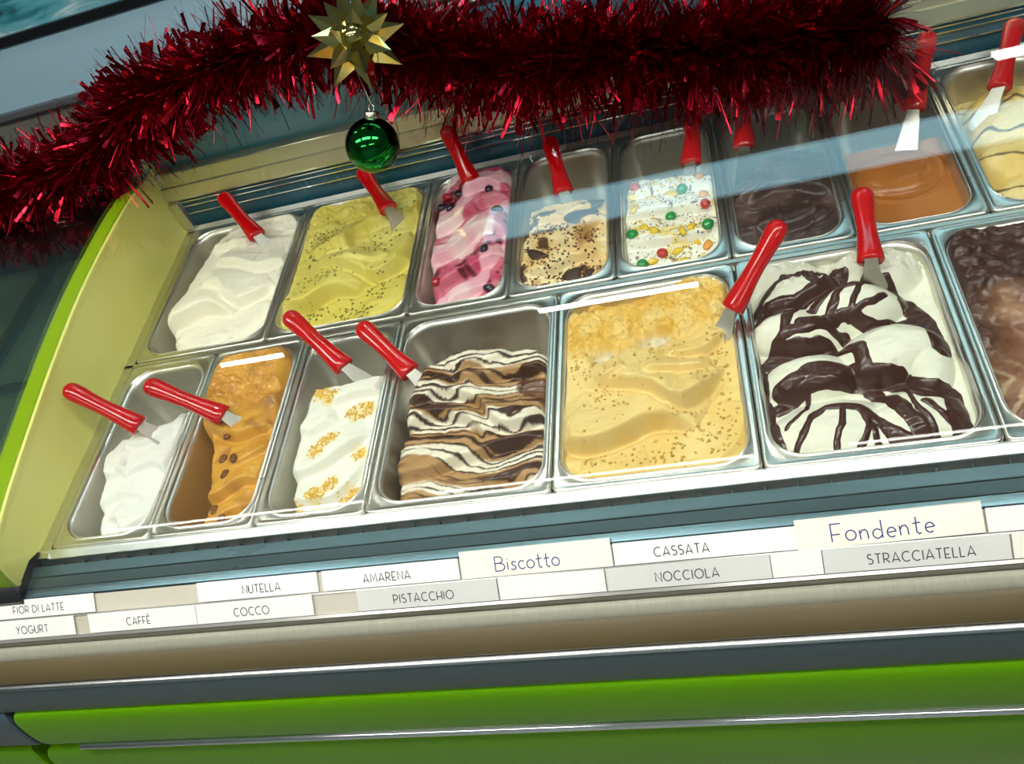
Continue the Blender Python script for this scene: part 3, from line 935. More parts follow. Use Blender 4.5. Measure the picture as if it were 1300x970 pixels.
def g_cassata():
    f = Field(165, 1.5)
    f.warp(10, 45, 203)
    f.fill([(5, -10), (6, 115), (14, 212), (50, 222), (89, 214), (130, 214), (165, 200), (180, 155), (180, -28)], -14 + 0.06 * f.Y + 4 * fbm(f.X, f.Y, 60, 3, 204), 24, 8, 206)
    f.edge([(10, 76), (60, 70), (110, 66), (155, 76)], 7, 6, 34)
    f.edge([(10, 130), (60, 134), (110, 128), (155, 118)], 7, 6, 34)
    f.edge([(20, 176), (80, 182), (150, 170)], 5, 6, 30)
    f.Z += 3.0 * fbm(f.X, f.Y, 15, 4, 205, 0.6)
    f.finish()
    f.C[:] = (0.82, 0.80, 0.68)
    sp = sst(0.45, 0.55, fbm(f.X, f.Y, 10, 3, 207))
    c = mixc(f.C, np.array((0.10, 0.05, 0.03)) * np.ones_like(f.C), sp * 0.85)
    ye = sst(0.30, 0.5, fbm(f.X + 40, f.Y + 90, 24, 4, 209))
    f.C = mixc(c, np.array((0.76, 0.56, 0.07)) * np.ones_like(c), ye * 0.7)
    return f

def g_darkchoc():
    f = Field(165, 1.5)
    f.warp(12, 50, 223)
    f.fill([(-20, -10), (-10, 110), (16, 160), (50, 205), (84, 222), (125, 222), (165, 200), (185, 120), (185, -10)], -20 + 0.12 * f.Y + 5 * fbm(f.X, f.Y, 60, 3, 224), 28, 8, 228)
    f.edge([(30, 120), (70, 140), (110, 130), (150, 110)], 6, 6, 36)
    f.edge([(40, 70), (90, 60), (140, 76)], 5, 6, 36)
    for sd, pr in ((225, 17), (229, 26)):
        ln = np.abs(np.sin((f.wx * 0.8 - f.wy * 0.5 + 60 * fbm(f.X, f.Y, 70, 3, sd)) / pr))
        f.Z += 1.7 * np.clip(1 - ln * 7, 0, 1)
    f.Z += 1.8 * fbm(f.X, f.Y, 24, 4, 226)
    f.finish()
    f.C = mixc((0.040, 0.020, 0.017), (0.085, 0.048, 0.042), sst(-0.2, 0.5, fbm(f.X, f.Y, 30, 4, 227)))
    return f

def g_caramel():
    f = Field(165, 1.8)
    f.warp(5, 60, 243)
    f.Z[:] = -30 + 1.2 * fbm(f.X, f.Y, 60, 2, 244)
    f.lobe(84, 150, 66, 52, 46, 4, -18, 14, 2.4)
    ring = np.hypot((f.X - 82) / 62, (f.Y - 140) / 55)
    f.Z += 3.0 * np.exp(-((ring - 1) / 0.07) ** 2)
    ll = np.exp(-(((f.X - 105) * 0.8 + (f.Y - 130) * 0.6) / 26) ** 2) * np.exp(-((-(f.X - 105) * 0.6 + (f.Y - 130) * 0.8) / 9) ** 2)
    f.Z += 4.0 * ll * fbm(f.X, f.Y, 8, 3, 246)
    end = sst(238, 215, f.Y + 5 * fbm(f.X, f.Y, 30, 3, 247))
    f.Z = -118 + (f.Z + 118) * end
    f.finish(-26, 3, 0.0)
    f.C = mixc((0.36, 0.115, 0.018), (0.42, 0.15, 0.028), sst(-0.3, 0.4, fbm(f.X, f.Y, 60, 3, 248)))
    return f

def g_tan():
    f = Field(165, 1.7)
    f.warp(10, 50, 263)
    f.Z[:] = -60
    f.lobe(82, 50, 80, 50, 60, 0, -14, 28, 1.7)
    f.lobe(75, 120, 66, 46, 55, 8, -4, 28, 1.6)
    f.lobe(90, 185, 62, 46, 50, -8, 2, 28, 1.6)
    f.lobe(85, 240, 60, 40, 40, 0, 4, 32, 1.6)
    f.Z += 3 * fbm(f.X, f.Y, 22, 4, 265, 0.6)
    f.finish()
    c = mixc((0.74, 0.52, 0.15), (0.80, 0.63, 0.28), sst(-0.3, 0.4, fbm(f.X, f.Y, 40, 4, 267)))
    ln = sst(0.94, 0.985, np.sin((f.wy + 0.35 * f.wx + 22 * fbm(f.X, f.Y, 50, 3, 269)) / 9.5))
    f.C = mixc(c, np.array((0.06, 0.025, 0.012)) * np.ones_like(c), ln * 0.9)
    return f

GEL = [('F1', 'yogurt_gelato', g_yogurt, 0, 0, GM, 'plain white yogurt gelato heap with bare steel behind it'),
       ('F2', 'coffee_gelato', g_coffee, 165, 0, GMW, 'mustard brown coffee gelato dotted with whole coffee beans'),
       ('F3', 'coconut_gelato', g_coconut, 330, 0, GM, 'white coconut gelato with patches of yellow crumbs'),
       ('F4', 'hazelnut_cocoa_gelato', g_hazelcocoa, 495, 0, GMW, 'cream and tan gelato striped with dark cocoa ribbons'),
       ('F5', 'hazelnut_gelato', g_hazelnut, 745, 0, GM, 'yellow hazelnut gelato in broad folds with chopped nuts'),
       ('F6', 'chocolate_chip_gelato', g_strac, 995, 0, GM, 'white gelato mounds covered in dripping chocolate sauce'),
       ('F7', 'milk_chocolate_gelato', g_milkchoc, 1245, 0, GMC, 'milk chocolate gelato with dark rear ridge and pale feathering'),
       ('B1', 'milk_gelato', g_milk, 0, YB, GM, 'smooth milk white gelato filling the wide corner pan'),
       ('B2', 'pistachio_gelato', g_pistachio, 250, YB, GM, 'yellow green pistachio gelato sprinkled with chopped pistachios'),
       ('B3', 'cherry_gelato', g_amarena, 500, YB, GMW, 'pink gelato marbled with crimson cherry sauce and berries'),
       ('B4', 'biscuit_gelato', g_biscuit, 665, YB, GM, 'beige biscuit gelato with brown crumbs and dark cookie lumps'),
       ('B5', 'candied_fruit_gelato', g_cassata, 830, YB, GM, 'white gelato studded with green, red and yellow candied fruit'),
       ('B6', 'dark_chocolate_gelato', g_darkchoc, 995, YB, GMC, 'very dark brown chocolate gelato with a cracked surface'),
       ('B7', 'caramel_gelato', g_caramel, 1160, YB, GMW, 'flat smooth orange brown caramel gelato low in its pan'),
       ('B8', 'tan_gelato', g_tan, 1325, YB, GM, 'tan yellow gelato with thin dark chocolate streaks')]
for k, nm, fn, x, y, m_, lab in GEL:
    f = fn()
    FIELDS[k] = (f, x, y)
    o = f.build(nm, x, y, m_, lab)
    if k == 'F6':
        s = f.build('chocolate_sauce', x, y, SAUCE, parent=o, thick=f.sauce, cells=f.sauce_cells)
        s['label'] = 'dark chocolate sauce dripping over the white mounds'

# ------------------------------------------------------------------ toppings
rnd = random.Random(5)

def surf(k, lx, ly):
    f, x, y = FIELDS[k]
    return x + lx, y + ly, f.height(lx, ly)

def bits(name, k, n, size, m_, label, sel, seed, cat='nuts'):
    """loose crumbs lying on a gelato: too many and too small to count, one object"""
    r = np.random.RandomState(seed)
    f, x0, y0 = FIELDS[k]
    X, Y, Z = f.coords()
    V, F = [], []
    cnt = 0
    tries = 0
    while cnt < n and tries < n * 40:
        tries += 1
        i, j = r.randint(4, f.ny - 4), r.randint(4, f.nx - 4)
        if Z[i, j] < -60 or r.rand() > sel(X[i, j], Y[i, j]): continue
        s = size * (0.55 + 0.8 * r.rand())
        R_ = Matrix.Rotation(r.rand() * 6.28, 3, 'Z') @ Matrix.Rotation(r.rand() * 1.5, 3, 'X')
        c = Vector((x0 + X[i, j], y0 + Y[i, j], Z[i, j] + s * 0.25))
        b = len(V)
        for p in ((1, 0, 0), (-1, 0, 0), (0, 0.8, 0), (0, -0.8, 0), (0, 0, 0.7), (0, 0, -0.7)):
            V.append(tuple(c + R_ @ (Vector(p) * s * (0.75 + 0.5 * r.rand()))))
        for q in ((0, 2, 4), (2, 1, 4), (1, 3, 4), (3, 0, 4), (2, 0, 5), (1, 2, 5), (3, 1, 5), (0, 3, 5)):
            F.append(tuple(b + t for t in q))
        cnt += 1
    o = mesh(name, V, F, m_, smooth=False)
    return tag(o, label, cat, kind='stuff')

NUT = mat('chopped_nut', (0.74, 0.50, 0.13), 0.5, noise=(90, (0.46, 0.27, 0.06), 0.2))
PIS = mat('chopped_pistachio', (0.36, 0.30, 0.045), 0.5, noise=(90, (0.20, 0.17, 0.025), 0.2))
def near(cs):
    return lambda x, y: max([max(0.0, 1 - math.hypot((x - a) / c, (y - b) / d)) for a, b, c, d in cs] + [0.03])
bits('chopped_nuts', 'F5', 360, 2.6, NUT, 'chopped hazelnuts strewn over the yellow folded gelato',
     near([(75, 135, 40, 60), (175, 75, 55, 40), (50, 45, 40, 30), (215, 60, 30, 60), (140, 200, 40, 40), (215, 170, 30, 80), (195, 150, 30, 30), (130, 40, 80, 25), (30, 210, 30, 60)]), 8)
bits('chopped_pistachios', 'B2', 330, 2.5, PIS, 'chopped pistachios strewn over the yellow green gelato',
     near([(80, 140, 60, 50), (150, 40, 70, 40), (200, 80, 40, 50), (175, 200, 40, 50), (60, 60, 50, 40), (60, 210, 60, 60)]), 9)
CRUMB = mat('cookie_crumb', (0.17, 0.07, 0.025), 0.6, noise=(80, (0.07, 0.03, 0.015), 0.2))
bits('cookie_crumbs', 'B4', 380, 2.4, CRUMB, 'brown cookie crumbs on the beige biscuit gelato',
     near([(50, 130, 60, 60), (110, 100, 50, 50), (70, 50, 60, 50), (120, 40, 40, 40)]), 10, 'crumbs')
COCOM = mat('yellow_crumb', (0.80, 0.52, 0.08), 0.55, noise=(80, (0.70, 0.42, 0.06), 0.2))
bits('yellow_crumbs', 'F3', 520, 2.3, COCOM, 'yellow crumbs in patches on the white coconut gelato', 
     lambda x, y: max([max(0.0, 1 - math.hypot(x - a, y - b) / 17) for a, b in COCO]), 11, 'crumbs')
SPEC = mat('chocolate_shaving', (0.05, 0.022, 0.015), 0.5)
bits('chocolate_shavings', 'B5', 300, 1.5, SPEC, 'tiny dark shavings between the candied fruit', lambda x, y: 0.6, 12, 'shavings')
PZEST = mat('candied_peel', (0.72, 0.50, 0.05), 0.35, coat=0.3)
bits('candied_peel_bits', 'B5', 260, 2.2, PZEST, 'small yellow peel bits between the candied fruit',
     near([(45, 105, 40, 40), (115, 75, 40, 50), (95, 30, 50, 30), (70, 180, 60, 40)]), 14, 'peel')

def blob(name, c, a, b, h, m_, label, cat, group, seed=0, rz=0.0, rough=0.12, crease=0.0):
    """irregular ellipsoid sitting on a gelato"""
    r = random.Random(seed)
    V, F = [], []
    nu, nv = 12, 7
    ph = [r.random() * 6.28 for _ in range(4)]
    for i in range(nv + 1):
        t = math.pi * i / nv
        for j in range(nu):
            u = 2 * math.pi * j / nu
            k = 1 + rough * (math.sin(2 * u + ph[0]) * math.sin(t) + 0.6 * math.sin(3 * u + ph[1] + 2 * t))
            x, y, z = a * k * math.sin(t) * math.cos(u), b * k * math.sin(t) * math.sin(u), -h * math.cos(t)
            if crease: z -= crease * h * math.exp(-(y / (0.22 * b)) ** 2) * max(0.0, -math.cos(t))
            V.append((c[0] + x * math.cos(rz) - y * math.sin(rz), c[1] + x * math.sin(rz) + y * math.cos(rz), c[2] + z + 0.25 * h))
    for i in range(nv):
        for j in range(nu):
            F.append((i * nu + j, i * nu + (j + 1) % nu, (i + 1) * nu + (j + 1) % nu, (i + 1) * nu + j))
    o = mesh(name, V, F, m_)
    return tag(o, label, cat, group)

BEAN = mat('roasted_bean', (0.20, 0.065, 0.012), 0.3, noise=(60, (0.12, 0.035, 0.008), 0.3), coat=0.3)
for i, (lx, ly) in enumerate([(82, 161), (80, 125), (108, 114), (97, 92), (90, 40), (103, 28)]):
    blob('coffee_bean', surf('F2', lx, ly), 6.2, 8.6, 4.0, BEAN, 'roasted coffee bean pressed into the mustard brown gelato', 'coffee bean', 'coffee beans on the gelato', i, 0.3 * (i % 3) - 0.2, 0.04, 0.5)
CG = mat('candied_green', (0.01, 0.26, 0.05), 0.12, coat=0.8, sss=0.2)
CR = mat('candied_red', (0.50, 0.035, 0.02), 0.12, coat=0.8, sss=0.2)
CO = mat('candied_orange', (0.72, 0.30, 0.04), 0.2, coat=0.6, sss=0.2)
CY = mat('candied_yellow', (0.78, 0.52, 0.03), 0.25, coat=0.5, sss=0.2)
for i, (lx, ly) in enumerate([(106, 172), (85, 119), (27, 88), (138, 74), (38, 30)]):
    blob('candied_cherry', surf('B5', lx, ly), 9.5, 9, 8, CG, 'glossy green candied cherry on the white gelato', 'candied fruit', 'candied green cherries', 20 + i, i, 0.06)
for i, (lx, ly) in enumerate([(35, 191), (138, 121), (68, 47)]):
    blob('candied_cherry', surf('B5', lx, ly), 9, 8.5, 7.5, CR, 'glossy red candied cherry on the white gelato', 'candied fruit', 'candied red cherries', 30 + i, i, 0.08)
for i, (lx, ly) in enumerate([(34, 209), (134, 190), (137, 150), (134, 45)]):
    blob('candied_cube', surf('B5', lx, ly), 9, 7, 5.5, CO, 'orange candied peel cube on the white gelato', 'candied fruit', 'candied orange cubes', 40 + i, i * 1.3, 0.16)
for i, (lx, ly) in enumerate([(91, 162), (33, 136), (45, 102), (59, 86), (114, 79), (119, 57), (100, 25), (90, 45), (53, 35), (101, 71)]):
    blob('candied_peel', surf('B5', lx, ly), 9.5 - (i % 3), 6, 4.5, CY, 'yellow candied peel piece on the white gelato', 'candied fruit', 'candied yellow peel pieces', 50 + i, i * 0.9, 0.2)
BERRY = mat('dark_berry', (0.012, 0.008, 0.018), 0.2, coat=0.6, noise=(60, (0.03, 0.01, 0.03), 0.3))
RBERRY = mat('red_berry', (0.36, 0.008, 0.03), 0.2, coat=0.6)
for i, (lx, ly) in enumerate([(33, 245), (52, 235), (61, 271), (136, 207), (119, 258), (121, 115), (130, 38)]):
    blob('dark_berry', surf('B3', lx, ly), 9.5, 7.5, 6.5, BERRY, 'nearly black berry on the pink gelato', 'berry', 'dark berries on the pink gelato', 70 + i, i, 0.16)
for i, (lx, ly) in enumerate([(40, 270), (45, 60)]):
    blob('red_cherry', surf('B3', lx, ly), 8.5, 8.5, 7, RBERRY, 'dark red cherry on the pink gelato', 'cherry', 'red cherries on the pink gelato', 90 + i, i, 0.08)
COOK = mat('dark_cookie', (0.035, 0.016, 0.012), 0.45, noise=(70, (0.08, 0.04, 0.03), 0.2), bump=(120, 0.8, 0.002))
for i, (lx, ly, a, b) in enumerate([(111, 148, 26, 15), (98, 38, 20, 11), (132, 175, 15, 10), (122, 31, 11, 8), (42, 85, 8, 26)]):
    blob('cookie_lump', surf('B4', lx, ly), a, b, 4.5, COOK, 'dark cookie lump sunk into the beige biscuit gelato', 'cookie', 'dark cookie lumps', 110 + i, 0.3 * i - 0.3, 0.34)

# ------------------------------------------------------------------ spatulas
SPAT = {'F1': ((-2, 223, 98), (97, 188, 25), (142, 174, 13)), 'F2': ((140, 213, 88), (247, 182, 25), (294, 164, 13)),
        'F3': ((337, 328, 72), (425, 251, 15), (485, 218, 3)), 'F4': ((452, 305, 45), (533, 223, 10), (572, 194, -2)),
        'F5': ((1061, 300, 98), (985, 237, 20), (957, 209, 8)), 'F6': ((1171, 386, 52), (1160, 266, 35), (1160, 256, 23)),
        'B1': ((104, 695, 68), (178, 610, 20), (206, 590, 8)), 'B2': ((381, 701, 50), (442, 599, 25), (450, 592, 13)),
        'B3': ((560, 700, 97), (587, 637, 20), (596, 617, 8)), 'B4': ((730, 677, 44), (750, 565, 10), (755, 544, -2)),
        'B5': ((975, 681, 60), (954, 566, 15), (946, 551, 3)), 'B6': ((1049, 673, 60), (1036, 578, 15), (1033, 562, -14)),
        'B7': ((1322, 695, 68), (1283, 597, 5), (1257, 534, -7)), 'B8': ((1440, 689, 58), (1393, 585, 20), (1369, 562, 8))}
SLAB = {'F1': 'stuck in the plain white yogurt gelato', 'F2': 'stuck in the mustard brown coffee gelato', 'F3': 'stuck in the white and yellow coconut gelato',
        'F4': 'stuck in the cocoa striped gelato', 'F5': 'leaning between the yellow hazelnut and the drizzled gelato', 'F6': 'stuck behind the chocolate drizzled mounds',
        'B1': 'stuck in the milk white gelato', 'B2': 'stuck in the yellow green pistachio gelato', 'B3': 'stuck in the pink cherry gelato', 'B4': 'standing in the beige biscuit gelato',
        'B5': 'standing in the candied fruit gelato', 'B6': 'standing in the dark chocolate gelato', 'B7': 'standing in the orange brown caramel gelato', 'B8': 'standing in the tan streaked gelato'}
HP = [(0.0, 2.5, 2.5), (0.012, 6.5, 5.5), (0.035, 9.6, 8), (0.07, 11.6, 9.6), (0.12, 12.4, 10), (0.2, 12.2, 9.6), (0.35, 10.8, 8.6), (0.5, 10.2, 8.4),
      (0.65, 10.8, 9), (0.8, 12.4, 10), (0.92, 13.8, 11), (0.985, 14.2, 11.2), (1.0, 13.2, 10.2)]
for k, (T, B, E_) in SPAT.items():
    T, B, E_ = np.array(T, float), np.array(B, float), np.array(E_, float)
    e = empty('gelato_spatula', tuple(B), 'red handled gelato spatula ' + SLAB[k], 'spatula', 'red handled spatulas')
    d = B - T
    a, b = frame_of(d)
    V, F = [], []
    n = 18
    for s, wa, wb in HP:
        c = T + d * s
        for j in range(n):
            t = 2 * math.pi * j / n
            V.append(c + 1.18 * wa * math.cos(t) * a + 1.12 * wb * math.sin(t) * b)
    for i in range(len(HP) - 1):
        for j in range(n):
            F.append((i * n + j, i * n + (j + 1) % n, (i + 1) * n + (j + 1) % n, (i + 1) * n + j))
    F.append(tuple(range(n))[::-1])
    F.append(tuple(range((len(HP) - 1) * n, len(HP) * n)))
    mesh('handle', V, F, REDH, e, autos=70)
    # blade: neck widening into a thin flat paddle that dips into the gelato
    E_ = E_ + np.array((0, 0, -12 - 0.35 * np.linalg.norm(E_ - B)))
    dl = E_ - B
    L0 = np.linalg.norm(dl)
    dn = dl / L0
    ln = max(L0 + 14, 44)
    V, F = [], []
    pr = [(-6, 8, 3.5), (4, 8.5, 3.0), (14, 10, 1.4), (0.5 * ln, 14, 0.9), (0.8 * ln, 18, 0.8), (0.95 * ln, 17, 0.7), (ln, 12, 0.5)]
    ax, bx = frame_of(dn)
    for s, wa, wb in pr:
        c = B + dn * s
        V += [c + wa * ax + wb * bx, c - wa * ax + wb * bx, c - wa * ax - wb * bx, c + wa * ax - wb * bx]
    for i in range(len(pr) - 1):
        for j in range(4):
            F.append((i * 4 + j, i * 4 + (j + 1) % 4, (i + 1) * 4 + (j + 1) % 4, (i + 1) * 4 + j))
    F.append((3, 2, 1, 0))
    q = (len(pr) - 1) * 4
    F.append((q, q + 1, q + 2, q + 3))
    mesh('blade', V, F, BLADE, e, autos=40)

# ------------------------------------------------------------------ flavour cards with stroke lettering
def arc(cx, cy, rx, ry, a0, a1, n=10):
    return [(cx + rx * math.cos(math.radians(a0 + (a1 - a0) * i / n)), cy + ry * math.sin(math.radians(a0 + (a1 - a0) * i / n))) for i in range(n + 1)]
GL = {'A': (0.72, [[(0, 0), (0.36, 1), (0.72, 0)], [(0.09, 0.25), (0.63, 0.25)]]),
      'B': (0.6, [[(0, 0), (0, 1)], [(0, 1)] + arc(0.2, 0.77, 0.3, 0.23, 90, -90) + [(0, 0.54)], [(0, 0.54)] + arc(0.25, 0.27, 0.35, 0.27, 90, -90) + [(0, 0)]]),
      'C': (0.72, [arc(0.42, 0.5, 0.42, 0.5, 50, 310, 16)]),
      'D': (0.7, [[(0, 0), (0, 1)] + arc(0.18, 0.5, 0.52, 0.5, 90, -90, 12) + [(0, 0)]]),
      'E': (0.48, [[(0.48, 1), (0, 1), (0, 0), (0.48, 0)], [(0, 0.36), (0.4, 0.36)]]),
      'È': (0.48, [[(0.48, 1), (0, 1), (0, 0), (0.48, 0)], [(0, 0.36), (0.4, 0.36)], [(0.1, 1.35), (0.32, 1.15)]]),
      'F': (0.46, [[(0.46, 1), (0, 1), (0, 0)], [(0, 0.4), (0.38, 0.4)]]),
      'G': (0.8, [arc(0.42, 0.5, 0.42, 0.5, 50, 345, 16) + [(0.82, 0.42), (0.5, 0.42)]]),
      'H': (0.6, [[(0, 0), (0, 1)], [(0.6, 0), (0.6, 1)], [(0, 0.36), (0.6, 0.36)]]),
      'I': (0.06, [[(0.03, 0), (0.03, 1)]]),
      'L': (0.42, [[(0, 1), (0, 0), (0.42, 0)]]),
      'M': (0.8, [[(0, 0), (0.1, 1), (0.4, 0.25), (0.7, 1), (0.8, 0)]]),
      'N': (0.62, [[(0, 0), (0, 1), (0.62, 0), (0.62, 1)]]),
      'O': (0.9, [arc(0.45, 0.5, 0.45, 0.5, 0, 360, 22)]),
      'P': (0.52, [[(0, 0), (0, 1)] + arc(0.22, 0.7, 0.3, 0.3, 90, -90) + [(0, 0.4)]]),
      'R': (0.56, [[(0, 0), (0, 1)] + arc(0.22, 0.7, 0.3, 0.3, 90, -90) + [(0, 0.4)], [(0.2, 0.4), (0.56, 0)]]),
      'S': (0.5, [arc(0.25, 0.76, 0.22, 0.24, 40, 270, 10) + arc(0.25, 0.26, 0.25, 0.26, 90, -140, 10)]),
      'T': (0.56, [[(0, 1), (0.56, 1)], [(0.28, 1), (0.28, 0)]]),
      'U': (0.6, [[(0, 1), (0, 0.3)] + arc(0.3, 0.3, 0.3, 0.3, 180, 360, 10) + [(0.6, 1)]]),
      'Y': (0.6, [[(0, 1), (0.3, 0.5), (0.6, 1)], [(0.3, 0.5), (0.3, 0)]]),
      ' ': (0.22, []),
      'i': (0.1, [[(0.04, 0.55), (0.06, 0)], [(0.05, 0.72), (0.07, 0.78)]]),
      's': (0.36, [[(0.36, 0.5), (0.2, 0.58), (0.08, 0.48), (0.14, 0.34), (0.3, 0.24), (0.32, 0.1), (0.18, 0.0), (0.0, 0.06)]]),
      'c': (0.38, [arc(0.22, 0.28, 0.22, 0.28, 50, 320, 12)]),
      'o': (0.46, [arc(0.23, 0.28, 0.23, 0.28, 95, 455, 16)]),
      't': (0.34, [[(0.16, 0.95), (0.14, 0.15), (0.24, 0.0), (0.34, 0.06)], [(0.0, 0.6), (0.34, 0.64)]]),
      'n': (0.4, [[(0, 0.55), (0.02, 0)], [(0.02, 0.35), (0.12, 0.52), (0.26, 0.54), (0.34, 0.4), (0.36, 0.0)]]),
      'd': (0.44, [arc(0.2, 0.26, 0.2, 0.26, 40, 330, 12) + [(0.4, 0.1)], [(0.4, 1.0), (0.41, 0.0)]]),
      'e': (0.4, [[(0.02, 0.28), (0.38, 0.32)] + arc(0.21, 0.28, 0.19, 0.27, 10, 310, 12)])}

def lettering(text, h, width, gap=0.24, wob=0.0, seed=0, slant=0.0, sx=1.0):
    """stroke ribbons in card coordinates (x along, y up), centred"""
    r = random.Random(seed)
    x, V, F = 0.0, [], []
    for ch in text:
        w, sts = GL[ch]
        dy = wob * (r.random() - 0.5)
        for st in sts:
            P = [np.array(((x + px * sx) * h + slant * py * h, (py + dy) * h)) for px, py in st]
            n0 = len(V)
            for i, p in enumerate(P):
                a, b = P[max(i - 1, 0)], P[min(i + 1, len(P) - 1)]
                if i > 0 and i < len(P) - 1:
                    d1, d2 = P[i] - P[i - 1], P[i + 1] - P[i]
                    d1, d2 = d1 / (np.linalg.norm(d1) + 1e-9), d2 / (np.linalg.norm(d2) + 1e-9)
                    d = d1 + d2
                    if np.linalg.norm(d) < 0.3: d = d2
                    k = 1 / max(0.55, abs(np.dot(d / np.linalg.norm(d), d2)))
                else:
                    d, k = b - a, 1
                d = d / (np.linalg.norm(d) + 1e-9)
                nn = np.array((-d[1], d[0])) * width / 2 * k
                V += [p + nn, p - nn]
            F += [(n0 + 2 * i, n0 + 2 * i + 1, n0 + 2 * i + 3, n0 + 2 * i + 2) for i in range(len(P) - 1)]
        x += w * sx + gap
    V = np.array(V)
    V[:, 0] -= (x - gap) * h / 2
    V[:, 1] -= h / 2
    return V, F

def card(name, x0, x1, row, m_, label, text=None, ink=None, th=10.4, tw=1.25, tx=0.5, hgt=None, lift=0.0, tilt=0.0, **kw):
    """row 0 = upper slot, 1 = lower slot of the label rail; the card leans on the slot's sloping face"""
    lo = np.array((-90.2, -29.4)) if row == 0 else np.array((-112.2, -47.2))
    hi = np.array((-70.5, -12.6)) if row == 0 else np.array((-92.8, -29.2))
    up = (hi - lo) / np.linalg.norm(hi - lo)
    nrm = np.array((-up[1], up[0]))               # outwards: -Y, +Z
    hgt = hgt or np.linalg.norm(hi - lo) - 0.5
    base = lo + up * 1.0 + nrm * (0.6 + lift)
    xc = (x0 + x1) / 2
    ct, st = math.cos(tilt), math.sin(tilt)
    def at(x, y, z):                              # card coordinates -> case
        X, Y = xc + x * ct - y * st, x * st + y * ct
        return (X, base[0] + up[0] * Y + nrm[0] * z, base[1] + up[1] * Y + nrm[1] * z)
    w = (x1 - x0) / 2
    V = [at(sx_ * w, y_, z_) for z_ in (0, 0.8) for sx_, y_ in ((-1, 0), (1, 0), (1, hgt), (-1, hgt))]
    F = [(3, 2, 1, 0), (4, 5, 6, 7), (0, 1, 5, 4), (1, 2, 6, 5), (2, 3, 7, 6), (3, 0, 4, 7)]
    og = at(0, 0, 0)
    e = empty(name, og, label, 'label card', 'flavour cards on the label rail')
    mesh('card', V, F, m_, e, smooth=False)
    if text:
        lv, lf = lettering(text, th, tw, **kw)
        px = (tx - 0.5) * 2 * w
        mesh('lettering', [at(px + a, hgt * 0.45 + b, 1.0) for a, b in lv], lf, ink or INK, e, smooth=False)
    return e

card('flavour_card', -150, 98, 0, CARD, 'flavour card lettered FIOR DI LATTE on the upper slot', 'FIOR DI LATTE', tx=0.62, th=9.8)
card('flavour_card', 262, 438, 0, CARD, 'flavour card lettered NUTELLA on the upper slot', 'NUTELLA', tx=0.54)
card('flavour_card', 445, 628, 0, CARD, 'flavour card lettered AMARENA on the upper slot', 'AMARENA', tx=0.48)
card('flavour_card', 631, 815, 0, CARDC, 'cream card handwritten Biscotto in blue pen', 'Biscotto', PEN, th=17, tw=1.3, tx=0.45, hgt=33, lift=1.6, wob=0.06, seed=3, gap=0.16, sx=1.15)
card('flavour_card', 817, 1019, 0, CARD, 'flavour card lettered CASSATA on the upper slot', 'CASSATA', INK, tx=0.38)
card('flavour_card', 1018, 1203, 0, CARDC, 'cream card handwritten Fondente in blue pen', 'Fondente', PEN, th=19, tw=1.3, tx=0.47, hgt=33, lift=1.8, wob=0.07, seed=6, gap=0.2, tilt=0.012, sx=1.2)
card('flavour_card', 1206, 1400, 0, CARD, 'blank white card beside the handwritten Fondente card')
card('flavour_card', -150, 62, 1, CARD, 'flavour card lettered YOGURT on the lower slot', 'YOGURT', tx=0.66)
card('flavour_card', 86, 256, 1, CARD, 'flavour card lettered CAFFÈ on the lower slot', 'CAFFÈ', tx=0.47, th=9.8)
card('flavour_card', 257, 428, 1, CARD, 'flavour card lettered COCCO on the lower slot', 'COCCO', tx=0.48)
card('flavour_card', 490, 673, 1, CARDG, 'greyish card lettered PISTACCHIO on the lower slot', 'PISTACCHIO', tx=0.48)
card('flavour_card', 675, 803, 1, CARD, 'blank white card between the PISTACCHIO and NOCCIOLA cards')
card('flavour_card', 805, 987, 1, CARDG, 'greyish card lettered NOCCIOLA on the lower slot', 'NOCCIOLA', tx=0.50)
card('flavour_card', 988, 1041, 1, CARD, 'short blank white card beside the STRACCIATELLA card')
card('flavour_card', 1042, 1224, 1, CARDG, 'greyish card lettered STRACCIATELLA on the lower slot', 'STRACCIATELLA', tx=0.53)
card('flavour_card', 1226, 1400, 1, CARDC, 'blank cream card after the STRACCIATELLA card')

# ------------------------------------------------------------------ tinsel garland
GC = [(-420, 690, 165), (-300, 690, 190), (-124, 690, 195), (20, 690, 246), (110, 685, 288), (263, 680, 308), (415, 676, 318), (540, 672, 276),
      (655, 665, 220), (775, 655, 194), (890, 650, 180), (1005, 645, 156), (1115, 640, 138), (1200, 636, 132), (1240, 634, 136)]
gpath = spline(GC, 160)
e = empty('tinsel_garland', GC[6], 'dark red tinsel garland draped along the top of the case', 'garland')
mesh('wire', *tube_vf(gpath, 5, 8), WIRE, e)

